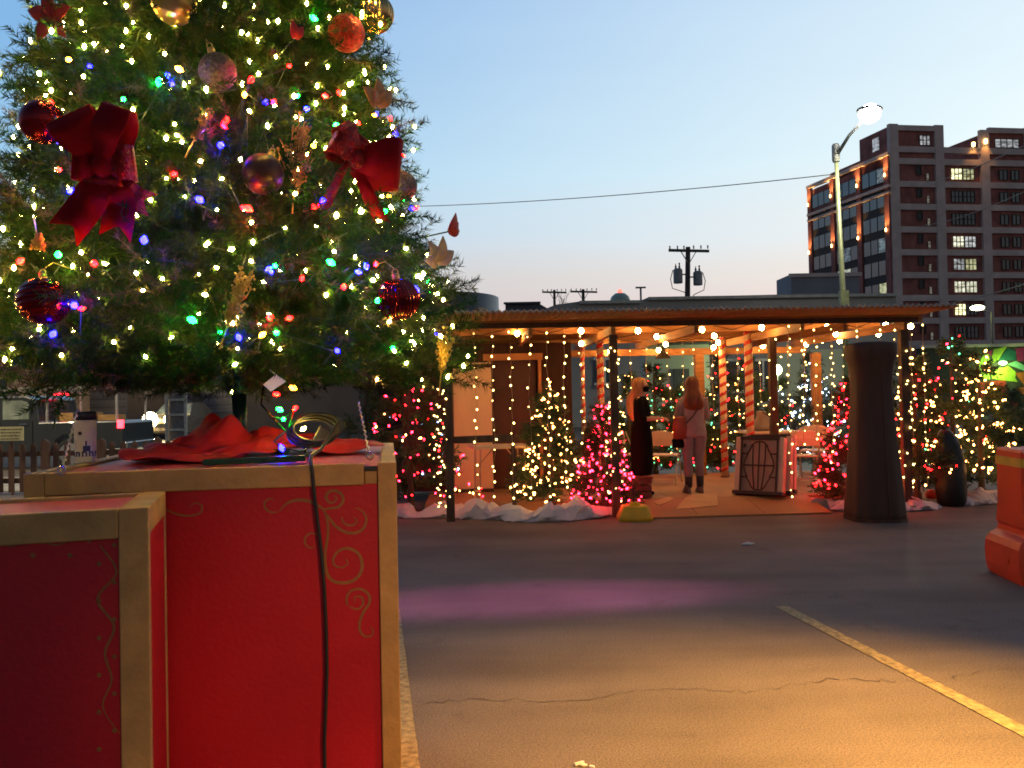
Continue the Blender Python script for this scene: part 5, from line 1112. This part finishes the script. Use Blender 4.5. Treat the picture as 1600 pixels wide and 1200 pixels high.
# ================================================================== things on the big box
rn = random.Random(21)
base = at(375, 706, 3.25); AX = Vector((base.x, base.y, ZB-.010))
# tumbler
q = at(134, 738, 2.93); tb = thing('tumbler', 'white insulated tumbler with a dark lid and blue band on the red box', 'tumbler', (q.x, 2.93, ZB-.012)); H = .188
MB().lathe([(.030, 0), (.033, .004), (.035, .03), (.0365, H*.70), (.0365, H-.03)], (0, 0, 0), 32).build('cup', mat('white enamel', (.70, .58, .50), rough=.35, var=.06), tb, smooth=True)
MB().lathe([(.0375, H-.03), (.038, H-.004), (.034, H), (.012, H)], (0, 0, 0), 32).build('lid', M_BLK, tb, smooth=True)
bn = MB()
def cyl_patch(a0, a1, z0, z1, r=.0368): n = 5; bn.add([(r*math.sin(a0+(a1-a0)*i/n), -r*math.cos(a0+(a1-a0)*i/n), z) for z in (z0, z1) for i in range(n+1)], [(i, i+1, n+2+i, n+1+i) for i in range(n)])
for k in range(11): cyl_patch(-1.7+k*.31, -1.55+k*.31, .030, .046, .0364)
cyl_patch(-1.7, 1.7, .043, .048, .0366)
cyl_patch(.25, .9, .048, .068, .0366); cyl_patch(.45, .6, .068, .085, .0367); cyl_patch(-1.2, -1.0, .048, .058, .0366)
bn.build('blue_band', mat('blue print', (.03, .03, .12)), tb, solid=.0006)
bn = MB(); n = 18; bn.add([(.0368*math.sin(.0+.19*math.cos(a)), -.0370*math.cos(.19*math.cos(a)), .112+.0068*math.sin(a)) for a in np.linspace(0, 2*math.pi, n, endpoint=False)], [tuple(range(n))])
bn.build('round_emblem', mat('dark emblem', (.05, .03, .035)), tb, solid=.0006)
# guy wires with hooks
M_WIRE = mat('clear guy wire', (.55, .48, .42), rough=.3, metal=.4)
def guy(a, b, lab):
    t = thing('guy_wire', lab, 'wire', a, group='guy wires steadying the Christmas tree', world=True); rw = []
    for i in range(60): u = i/59; p = a.lerp(b, u); rw.append(p+Vector((.004*math.cos(i*1.2), .004*math.sin(i*1.2), 0)))
    MB().tube(rw, .0022, 5).tube([a.lerp(b, u/10) for u in range(11)], .002, 5).build('strand', M_WIRE, t)
    MB().tube([a+Vector((.012*math.cos(x), 0, .004+.012*math.sin(x))) for x in np.linspace(0, 2*math.pi, 14)], .0028, 6).tube([a-Vector((0, 0, .012)), a-Vector((0, 0, .006))], .003, 6).build('eye_hook', mat('chrome', (.6, .6, .6), rough=.2, metal=1), t)
a = on_plane(578, 714, (0, 0, ZB+.006), (0, 0, 1)); guy(a, at(560, 628, a.y+.12), 'twisted clear guy wire from an eye hook at the right rim of the red box')
a = on_plane(96, 738, (0, 0, ZB+.006), (0, 0, 1)); guy(a, at(121, 640, a.y+.14), 'clear guy wire rising from an eye hook beside the white tumbler')
# red tree skirt
M_CLOTH = mat('red skirt cloth', (.55, .012, .012), rough=.75, var=.15, scale=4, bump=.2, bscale=16)
NU, NV = 72, 18; vs = []
for j in range(NV+1):
    v = j/NV
    for i in range(NU):
        a = 2*math.pi*i/NU; fold = .5+.5*math.sin(a*5+.7*math.sin(a*2)); big_ = .5+.5*math.sin(a*2+.6)
        rad = .05+(.36+.10*math.sin(a*3+1))*v; x = rad*math.cos(a)*1.12; y = rad*math.sin(a)*.92
        hump = .06*math.exp(-((a-3.5 if a < 6 else 9)**2)/.28)*math.exp(-((v-.14)/.16)**2)+.06*math.exp(-((a-3.1)**2)/.2)*math.exp(-((v-.25)/.2)**2)+.055*math.exp(-((a-5.6)**2)/.3)*math.exp(-((v-.5)/.25)**2)+.11*math.exp(-((a-4.7)**2)/.2)*math.exp(-((v-.14)/.12)**2)
        z = .012+.055*(1-v)**2+.05*fold*(v**.6)*(1-v*.55)+.03*big_*(1-v)+hump+.012*math.sin(a*11+v*9)*v+.016*math.sin(a*17+v*23+2*math.sin(a*4))*v*(1.1-v)+.02*math.sin(a*7-v*14)*v*(1-v)*2
        vs.append(AX+Vector((x, y, max(z, .006))))
fs = [(j*NU+i, j*NU+(i+1) % NU, (j+1)*NU+(i+1) % NU, (j+1)*NU+i) for j in range(NV) for i in range(NU)]
tag(MB().add(vs, fs).build('tree_skirt', M_CLOTH, smooth=True, solid=.004, sub=1), 'rumpled red cloth heaped round the foot of the Christmas tree on the box', 'tree skirt')
# black power cable: coil on the box and a long drop down the front
pts = []
for i in range(70):
    a = i*.28; pts.append(at(486, 703, 2.86)+Vector((.085*math.cos(a)+.004*i/10, .02*math.sin(a), .055+.055*math.sin(a)*.9+.0004*i)))
coil0 = at(486, 718, 2.66); end = [at(487, 722, 2.60), bq(0, 0, 0)]
front = lambda px, py: on_plane(px, py, bq(0, -.009, 0), -bd_)
dropP = [coil0+Vector((0, 0, .012))]+[Vector((front(486, 722).x, front(486, 722).y-.004, ZB+.008))]+[front(x, y) for x, y in ((488, 735), (491, 770), (496, 810), (502, 860), (507, 920), (510, 990), (511, 1050), (509, 1110), (507, 1160), (508, 1210), (511, 1280), (512, 1380))]
cbl = thing('power_cable', 'black power cable coiled on the red box and hanging down its front', 'cable', coil0, world=True)
MB().tube(pts+[coil0+Vector((.02, .06, .03))]+dropP, .0058, 8).build('cord', M_BLK, cbl, smooth=True)
MB().box(at(505, 680, 2.9), (.05, .03, .06), Matrix.Rotation(.5, 3, 'Y')).build('plug', M_BLK, cbl, bevel=.006)
# ================================================================== the Christmas tree
def TR(z):
    return float(np.interp(z, [1.5, 1.66, 2.1, 2.5, 3.16, 5.05], [.80, .88, .82, .68, .52, .02]))
def ACX(z): return AX.x-float(np.interp(z, [1.3, 2.4, 5], [0, .07, .07]))
tree = thing('christmas_tree', 'huge decorated Christmas tree with coloured lights and bows standing on the red box', 'tree', AX, world=True)
M_GPOLE = mat('dark green steel', (.012, .05, .035), rough=.25, metal=.5)
MB().tube([AX+Vector((0, 0, .02)), AX+Vector((0, 0, .32)), AX+Vector((-.09, 0, 3.6))], [.020, .020, .014], 14).tube([AX+Vector((0, 0, .0)), AX+Vector((0, 0, .24))], .028, 16).build('trunk', M_GPOLE, tree, smooth=True)
lg = [(2.3, .34), (5.5, .36), (3.9, .36), (.7, .34)]
for a, L in lg: MB().bar(AX+Vector((0, 0, .035)), AX+Vector((L*math.cos(a), L*math.sin(a), .022)), .028, .018).build('stand_leg', M_GPOLE, tree, bevel=.003)
MB().bar(at(318, 728, 2.72)+Vector((0, 0, .012)), at(478, 722, 2.78)+Vector((0, 0, .014)), .045, .02).build('stand_leg', M_GPOLE, tree, bevel=.003)
rng = np.random.default_rng(12); BO = []; BD = []; BL = []; FR = []
z = 1.69
while z < 5.0:
    Rz = TR(z); nb = max(5, int(2*math.pi*Rz/.165)); a0 = rng.uniform(0, 6)
    for k in range(nb):
        a = a0+2*math.pi*(k+rng.uniform(-.3, .3))/nb; end = Rz*rng.uniform(.68, 1.10)*(1+.06*math.sin(a*3+z*5)); zb = z+rng.uniform(-.05, .05)
        out_ = np.array([math.cos(a), math.sin(a), 0]); lat = np.array([-math.sin(a), math.cos(a), 0]); rise = rng.uniform(-.12, .30)
        nt_ = 36 if z < 3.5 else 14
        for q in range(nt_):
            u = rng.uniform(.30, 1.0)**.6 if q > 8 else rng.uniform(.12, .65); rr = end*u; s = rng.normal(0, .42)
            o = np.array([ACX(zb), AX.y, 0])+out_*rr+lat*(s*.12*u+rng.normal(0, .016))+np.array([0, 0, zb+rise*(rr-.4)*.55+rng.normal(0, .018)-.02*abs(s)])
            d = out_*rng.uniform(.35, 1)+lat*(s*1.3)+np.array([0, 0, rng.uniform(-.40, .65)])
            BO.append(o); BD.append(d); BL.append(rng.uniform(.10, .18)); FR.append(u)
    z += .108
BO = np.array(BO); BD = unit(np.array(BD)); BL = np.array(BL); FR = np.array(FR)
kind = rng.random(len(BO))
M_F1 = mat('fir green', (.014, .052, .009), rough=.75, var=.5, scale=7, spec=.12); M_F2 = mat('fir olive', (.034, .052, .012), rough=.75, var=.4, scale=9, spec=.12); M_F3 = mat('dry brown sprig', (.085, .052, .034), rough=.7, var=.3, scale=9)
for m, sel, nm_, npn, nl, wd in ((M_F1, kind < .60, 'crown', 60, .052, .0040), (M_F2, (kind >= .60) & (kind < .92), 'light_sprigs', 56, .056, .0037), (M_F3, kind >= .92, 'dry_sprigs', 56, .042, .0040)):
    V, T = needles(BO[sel], BD[sel], BL[sel], npn, nl, wd, rng); link(nm_, np_mesh(nm_, V-np.array(AX), T, m), tree)
inner = MB(); 
for i in range(150):
    z = rng.uniform(1.6, 4.6); a = rng.uniform(0, 6.3); r_ = TR(z)*.8; p = Vector((ACX(z), AX.y, z)); inner.tube([p-Vector((0, 0, .05)), p+Vector((r_*math.cos(a)*.6, r_*math.sin(a)*.6, .0)), p+Vector((r_*math.cos(a), r_*math.sin(a), .06))], [.006, .005, .003], 5, False)
inner.build('branches', M_BARK, tree)
def on_tree(px, py, kk=1.0):
    d = ray(px, py); best = None
    for Y in np.arange(2.0, 4.4, .01):
        p = CAM+d*(Y/d.y); q = math.hypot(p.x-ACX(p.z), p.y-AX.y)/max(.05, TR(p.z)*kk)
        if q <= 1: return p
        if best is None or q < best[0]: best = (q, p)
    return best[1]
def outw(p): v = Vector((p.x-ACX(p.z), p.y-AX.y, 0)); return v.normalized()
# warm white lights: on sprig tips, densest where the crown is fullest
rnd = random.Random(4); tips = BO+BD*(BL*.72)[:, None]; ok = np.where((FR > .74) & (tips[:, 2] < 4.9))[0]; rng.shuffle(ok); chosen = []; cells = {}
for i in ok:
    c = tuple(np.floor(tips[i]/.09).astype(int))
    if any(np.linalg.norm(tips[i]-tips[j]) < .058 for dx in (-1, 0, 1) for dy in (-1, 0, 1) for dz in (-1, 0, 1) for j in cells.get((c[0]+dx, c[1]+dy, c[2]+dz), [])): continue
    cells.setdefault(c, []).append(i); chosen.append(i)
    if len(chosen) > 950: break
wl_ = thing('string_lights', 'hundreds of warm white mini lights spread over the big Christmas tree', 'string lights', AX, world=True)
bulbs(wl_, [(Vector(tips[i])+outw(Vector(tips[i]))*.012, G_WARM) for i in chosen], .0064, 100, 1.4)
order = sorted(chosen, key=lambda i: (round(tips[i][2]/.16), math.atan2(tips[i][1]-AX.y, tips[i][0]-AX.x)))
wp_ = [Vector(tips[i])-outw(Vector(tips[i]))*.035 for i in order if tips[i][2] > 1.84]
k = MB().tube(wp_, .0022, 4, False)
k.build('wire', mat('green wire', (.01, .035, .015), rough=.5), wl_)
multi = {'B': [(140, 103), (268, 130), (345, 227), (93, 220), (312, 312), (110, 298), (503, 313), (415, 160), (424, 425), (572, 416), (650, 452), (225, 375), (479, 170), (527, 548), (373, 527), (618, 209), (643, 326), (83, 522), (116, 477), (420, 420), (560, 425), (262, 118)],
         'G': [(490, 28), (465, 150), (517, 410), (614, 544), (432, 520), (525, 195), (91, 398), (300, 500), (360, 105), (193, 155), (602, 330), (590, 470), (248, 128), (430, 415), (344, 520)],
         'R': [(80, 160), (355, 187), (452, 103), (530, 145), (392, 125), (380, 325), (272, 272), (537, 448), (422, 496), (452, 497), (472, 435), (587, 413), (128, 482), (32, 408), (147, 412), (630, 243), (493, 322), (388, 326), (650, 325), (192, 301), (508, 150), (560, 192), (92, 265), (428, 160), (610, 185), (350, 195)],
         'A': [(382, 148), (280, 108), (585, 180), (410, 523), (147, 300), (176, 266), (490, 228), (107, 93), (575, 60)]}
mk = {'B': G_BLUE, 'G': G_GREEN, 'R': G_RED, 'A': G_AMB}; mp_ = []
for c, L in multi.items():
    for px, py in L: p = on_tree(px, py, 1.03); mp_.append((p, mk[c]))
for i in range(70):
    z = rnd.uniform(1.7, 4.8); a = rnd.uniform(.2, 2.9); mp_.append((Vector((ACX(z)+TR(z)*math.cos(a), AX.y+TR(z)*math.sin(a), z)), rnd.choice(list(mk.values()))))
ml_ = thing('string_lights', 'red, blue, green and amber bulbs scattered over the big Christmas tree', 'string lights', AX, world=True)
bulbs(ml_, mp_, .0098, 100, 1.4)
sp_ = sorted([p for p, m in mp_], key=lambda p: (round(p.z/.25), math.atan2(p.y-AX.y, p.x-AX.x))); k = MB().tube([q for p in sp_ for q in (p-outw(p)*.03, p-outw(p)*.10-Vector((0, 0, .04)))], .0024, 4, False)
k.build('wire', mat('green wire', (.01, .035, .015), rough=.5), ml_)
lo = thing('string_lights', 'loose end of the coloured string lying at the foot of the big tree', 'string lights', at(443, 655, 2.9), world=True)
pp = [at(x, y, Y) for x, y, Y in ((412, 600, 3.05), (408, 632, 2.95), (425, 652, 2.9), (443, 655, 2.9), (460, 638, 2.92), (452, 668, 2.88), (428, 690, 2.86), (440, 700, 2.85), (470, 706, 2.8), (510, 688, 2.85))]
MB().tube(pp, .0035, 6).tube([at(408, 632, 2.95), at(440, 668, 2.9), at(475, 700, 2.84), at(480, 712, 2.78)], .004, 6).build('wire', M_GPOLE, lo, smooth=True)
bulbs(lo, [(at(443, 655, 2.89), G_GREEN), (at(437, 640, 2.9), G_GREEN), (at(461, 638, 2.91), G_RED), (at(440, 700, 2.84), G_BLUE), (at(432, 616, 2.95), G_RED), (at(458, 611-5, 3.0), G_AMB), (at(474, 670, 2.86), G_WARM)], .0105)

# paper tag
a = at(432, 598, 2.72); tg = thing('paper_tag', 'white paper tag hanging from the lowest branches of the big tree', 'tag', a, world=True)
q4 = [at(411, 601, 2.72), at(423, 612, 2.70), at(447, 596, 2.72), at(431, 585, 2.74)]
MB().prism(q4, (0, .0015, 0)).build('paper', mat('tag paper', (.72, .68, .82), rough=.8, var=.05), tg); MB().tube([at(433, 587, 2.737), at(424, 580, 2.76), at(417, 572, 2.8)], .0016, 5).build('tie', mat('tag paper', (.72, .68, .82)), tg)

# ornaments
def ornament(px, py, rp, m, lab, rib=0, kk=1.06, sz=1.0, ribn=0, disc=False):
    p = on_tree(px, py, kk); r = rp/F*p.y; t = thing('bauble', lab, 'bauble', p, group='baubles on the big Christmas tree', world=True)
    prof = [(max(.03*r, r*math.sin(a)*(1+(rib*math.sin(a*22) if rib and not ribn else 0))), -r*sz*math.cos(a)) for a in np.linspace(.04, math.pi-.04, 44 if rib else 22)]
    M_ = Matrix.Rotation(rnd.uniform(-.35, .35), 3, 'X') @ Matrix.Rotation(rnd.uniform(-.35, .35), 3, 'Y')
    MB().lathe(prof, p, 96 if ribn else 36, M_, rib=rib if ribn else 0, ribn=ribn).build('globe', m, t, smooth=not ribn)
    up = M_ @ Vector((0, 0, 1)); c = p+up*r*sz
    cp = MB(); cp.tube([c-up*.004, c+up*.016], [.013, .011], 12); ring = [c+up*.022+(M_ @ Vector((.009*math.cos(x), 0, .009*math.sin(x)))) for x in np.linspace(0, 2*math.pi, 12)]; cp.tube(ring, .0018, 5).build('cap', M_BRASS, t, smooth=True)
    MB().tube([c+up*.03, c+up*.06-outw(p)*.04, c+up*.05-outw(p)*.10], .0012, 4).build('hook', M_BRASS, t); return t
M_BRASS = mat('ornament brass', (.55, .38, .14), rough=.3, metal=1)
O_RED = mat('dark red mirror bauble', (.16, .006, .010), rough=.16, metal=.75, var=.1); O_DK = mat('maroon matt bauble', (.055, .016, .012), rough=.4, metal=.3, var=.2)
O_GOLD = mat('gold bauble', (.62, .38, .10), rough=.28, metal=.9, var=.15); O_BRZ = mat('bronze ribbed bauble', (.58, .36, .15), rough=.22, metal=1); O_GLT = mat('red glitter bauble', (.42, .01, .015), rough=.3, metal=.5, bump=1.0, bscale=120, var=.5, scale=90)
O_GRY = mat('grey glitter bauble', (.10, .07, .055), rough=.7, metal=.1, bump=1.0, bscale=110, var=.5, scale=80)
ornament(66, 191, 34, O_RED, 'shiny dark red bauble at the left outline of the tree above the left bow', kk=1.08)
ornament(272, 4, 34, O_GOLD, 'finely ribbed gold bauble at the top edge left of centre', rib=.012)
ornament(585, 22, 30, O_BRZ, 'bronze ribbed bauble near the top right outline of the tree', rib=.03, ribn=34, kk=1.12)
ornament(541, 52, 29, O_GLT, 'red glittering bauble just left of the bronze ribbed one')
ornament(411, 272, 32, O_DK, 'matt maroon bauble at mid height left of the right bow', kk=1.05)
ornament(68, 471, 39, O_RED, 'large dark red bauble with stepped rings low on the left of the tree', rib=.03, kk=1.04, sz=.95)
ornament(622, 468, 33, O_RED, 'dark red fluted bauble low on the right of the tree', rib=.035, ribn=30, kk=1.06)
ornament(340, 112, 29, O_GRY, 'grey glittering bauble high in the middle of the tree', kk=.97)
ornament(630, 290, 22, O_GRY, 'small grey brown bauble half hidden under the right bow', kk=1.0)
# bows
M_RIB = mat('red velvet ribbon', (.22, .003, .007), rough=.9, spec=.1, var=.15, scale=6, bump=.1); M_RIBG = mat('red glitter ribbon', (.32, .004, .008), rough=.35, metal=.4, var=.4, scale=60, bump=.8, bscale=140)
def frame(p):
    n = outw(p); n = (n+(CAM-p).normalized()*.6).normalized(); u = Vector((0, 0, 1)).cross(n).normalized(); v = n.cross(u); return n, u, v
def loop(t, c, fr_, ang, L, wd, H, m, twist=0.0, name='loop'):
    n, u, v = fr_; d = u*math.cos(ang)+v*math.sin(ang); w = -u*math.sin(ang)+v*math.cos(ang); A_ = []; B_ = []
    for i in range(25):
        s = i/24*2*math.pi; x = L*(1-math.cos(s))/2; h = H*math.sin(s)*.5+H*.35*(1-math.cos(s))/2+.006*math.sin(i*1.7+ang*3); tw_ = twist*(x/L); ww = w*math.cos(tw_)+n*math.sin(tw_); wv = wd*(.40+.60*min(1, x/L*1.7))/2
        p = c+d*x+n*(h+.01); A_.append(p-ww*wv); B_.append(p+ww*wv)
    k = len(A_); return MB().add(A_+B_, [(i, i+1, k+i+1, k+i) for i in range(k-1)]).build(name, m, t, smooth=True, solid=.0016)
def tail(t, c, fr_, pts, wd, m):
    n, u, v = fr_; P = [c+u*x+v*y+n*h for x, y, h in pts]; Q = []
    for a in range(len(P)-1):
        A_, B_, C_, D__ = P[max(a-1, 0)], P[a], P[a+1], P[min(a+2, len(P)-1)]
        for s in np.linspace(0, 1, 7)[:-1]: Q.append(.5*((2*B_)+(C_-A_)*s+(2*A_-5*B_+4*C_-D__)*s*s+(3*B_-A_-3*C_+D__)*s**3))
    Q.append(P[-1]); k = len(Q); A_ = []; B_ = []; Cc = []
    for i, q in enumerate(Q):
        d = (Q[min(i+1, k-1)]-Q[max(i-1, 0)]).normalized(); w = n.cross(d).normalized(); ww = wd*(.45+.55*min(1, i/k*2.2))/2
        e = d*(wd*.32 if i == k-1 else 0); A_.append(q-w*ww+e); B_.append(q+w*ww+e); Cc.append(q+n*.008*math.sin(i*.9)-e*.6)
    return MB().add(A_+Cc+B_, [(i, i+1, k+i+1, k+i) for i in range(k-1)]+[(k+i, k+i+1, 2*k+i+1, 2*k+i) for i in range(k-1)]).build('tail', m, t, smooth=True, solid=.003)
p = on_tree(170, 262, 1.10); fr_ = frame(p); b1 = thing('bow', 'big red ribbon bow with two upright loops at the left of the tree', 'bow', p, group='red ribbon bows on the big tree', world=True)
loop(b1, p, fr_, R(122), .165, .13, .10, M_RIB, .25); loop(b1, p+fr_[0]*.02, fr_, R(68), .17, .095, .12, M_RIB, -.3); loop(b1, p, fr_, R(175), .085, .10, .08, M_RIB); loop(b1, p, fr_, R(5), .085, .10, .08, M_RIBG); loop(b1, p-fr_[0]*.01, fr_, R(265), .065, .11, .07, M_RIBG)
tail(b1, p, fr_, [(0, 0, .03), (-.02, -.06, .045), (-.06, -.12, .035), (-.11, -.175, .02)], .10, M_RIB); tail(b1, p, fr_, [(0, 0, .025), (.02, -.06, .04), (.035, -.11, .03), (.02, -.18, .02)], .09, M_RIB); tail(b1, p, fr_, [(0, 0, .02), (.04, -.05, .03), (.07, -.085, .025), (.10, -.10, .01)], .07, M_RIBG)
MB().ball(p+fr_[0]*.05, .032, 12, 8, sz=1.2).build('knot', M_RIB, b1, smooth=True)
p = on_tree(548, 252, 1.10); fr_ = frame(p); b2 = thing('bow', 'red ribbon bow with one broad square loop at the right side of the tree', 'bow', p, group='red ribbon bows on the big tree', world=True)
loop(b2, p, fr_, R(0), .155, .165, .12, M_RIB, .15); loop(b2, p, fr_, R(118), .12, .055, .10, M_RIBG); loop(b2, p, fr_, R(152), .10, .08, .09, M_RIBG); loop(b2, p-fr_[0]*.01, fr_, R(62), .08, .09, .08, M_RIBG)
tail(b2, p, fr_, [(0, 0, .02), (.03, -.07, .035), (.07, -.13, .025), (.115, -.19, .02)], .05, M_RIB); tail(b2, p, fr_, [(0, 0, .01), (-.05, -.06, .02), (-.08, -.15, .0), (-.085, -.22, 0)], .035, M_RIBG)
MB().ball(p+fr_[0]*.045, .026, 12, 8, sz=1.2).build('knot', M_RIBG, b2, smooth=True)
# silk flowers and leaves
def petals(t, c, fr_, n0, L, wd, m, name='petal', tilt=.45, a0=0.0, arc=2*math.pi):
    n, u, v = fr_
    for i in range(n0):
        a = a0+arc*i/n0; d = (u*math.cos(a)+v*math.sin(a))+n*tilt; d.normalize(); w = n.cross(d).normalized(); l_ = L*rnd.uniform(.8, 1.1); rows = []
        for s in np.linspace(0, 1, 8): ww = wd*math.sin(math.pi*(.08+.92*s)**.8)*.5+.001; q = c+d*l_*s-n*.25*l_*s*s; rows.append((q-w*ww+n*ww*.35, q, q+w*ww+n*ww*.35))
        vs = [x for r_ in rows for x in r_]; MB().add(vs, [(3*k, 3*k+1, 3*k+4, 3*k+3) for k in range(7)]+[(3*k+1, 3*k+2, 3*k+5, 3*k+4) for k in range(7)]).build(name, m, t, smooth=True, solid=.0015)
M_BRP = mat('bronze silk', (.42, .20, .075), rough=.5, var=.2, scale=30, metal=.2); M_RDL = mat('red silk leaf', (.36, .02, .012), rough=.5, var=.25, scale=20); M_TANL = mat('tan silk', (.45, .30, .17), rough=.6, var=.2, scale=20)
for px, py, L, m, a0, arc, n0, lab, cat in ((588, 165, .115, M_BRP, .9, 2.6, 3, 'bronze silk flower with upright petals at the right outline above the right bow', 'silk flower'), (682, 410, .10, M_TANL, .6, 3.4, 4, 'tan silk poinsettia low on the right outline of the tree', 'silk flower'),
    (84, 28, .10, M_RDL, .3, 6.28, 5, 'red silk leaves at the top left outline of the tree', 'silk flower'), (700, 362, .085, M_RDL, .2, 1.6, 3, 'dark red silk leaves on the right outline of the tree above the tan poinsettia', 'silk flower'), (460, 60, .06, M_RDL, 1.0, 1.5, 2, 'small red silk petals high in the middle of the tree', 'silk flower')):
    p = on_tree(px, py, 1.08); t = thing('silk_flower', lab, cat, p, group='silk flowers on the big tree', world=True); petals(t, p, frame(p), n0, L, L*.5, m, a0=a0, arc=arc)
    MB().tube([p, p-outw(p)*.30-Vector((0, 0, .06))], .003, 5).build('stem', M_GPOLE, t)
def spray(px0, py0, px1, py1, m, lab, n, wd, seed):
    a = on_tree(px0, py0, 1.10); b = on_tree(px1, py1, 1.08); t = thing('glitter_spray', lab, 'glitter spray', b, group='glitter sprays on the big tree', world=True); rr = random.Random(seed); k = MB(); ax = (a-b); L = ax.length; ax.normalize(); n_, u, v = frame(b)
    bead = MB()
    for i in range(n):
        s0 = rr.uniform(0, .7); o = b+ax*L*s0; d = (ax+u*rr.uniform(-1, 1)*wd+n_*rr.uniform(-.2, .6)).normalized(); l_ = L*rr.uniform(.22, .45); mid = o+d*l_*.5+u*rr.uniform(-.01, .01); e = o+d*l_; k.tube([o, mid, e], [.0022, .002, .0015], 5, False)
        for q in range(11): s = rr.uniform(.15, 1); c = o.lerp(e, s)+Vector((rr.gauss(0, .006), rr.gauss(0, .006), rr.gauss(0, .006))); bead.ball(c, rr.uniform(.0025, .0052), 6, 4)
    k.tube([b-ax*.05, a.lerp(b, .2)], .0025, 5).build('stem', m, t); bead.build('beads', m, t)
M_GG = mat('gold glitter', (.62, .40, .08), rough=.3, metal=.7, var=.4, scale=90); M_CG = mat('copper glitter', (.60, .22, .07), rough=.3, metal=.6, var=.4, scale=90)
spray(462, 190, 458, 312, M_CG, 'copper glitter spray hanging in the middle of the tree between maroon bauble and right bow', 26, .5, 1)
spray(386, 428, 352, 520, M_GG, 'gold glitter spray low in the centre of the tree', 28, .45, 2)
spray(697, 505, 688, 596, M_GG, 'gold glitter spray on the lower right edge of the tree', 22, .3, 3)
spray(325, 175, 300, 225, M_CG, 'pale copper glitter spray right of the left bow', 14, .6, 4)
spray(62, 395, 56, 360, M_GG, 'small gold glitter spray at the lower left of the tree', 10, .6, 5)
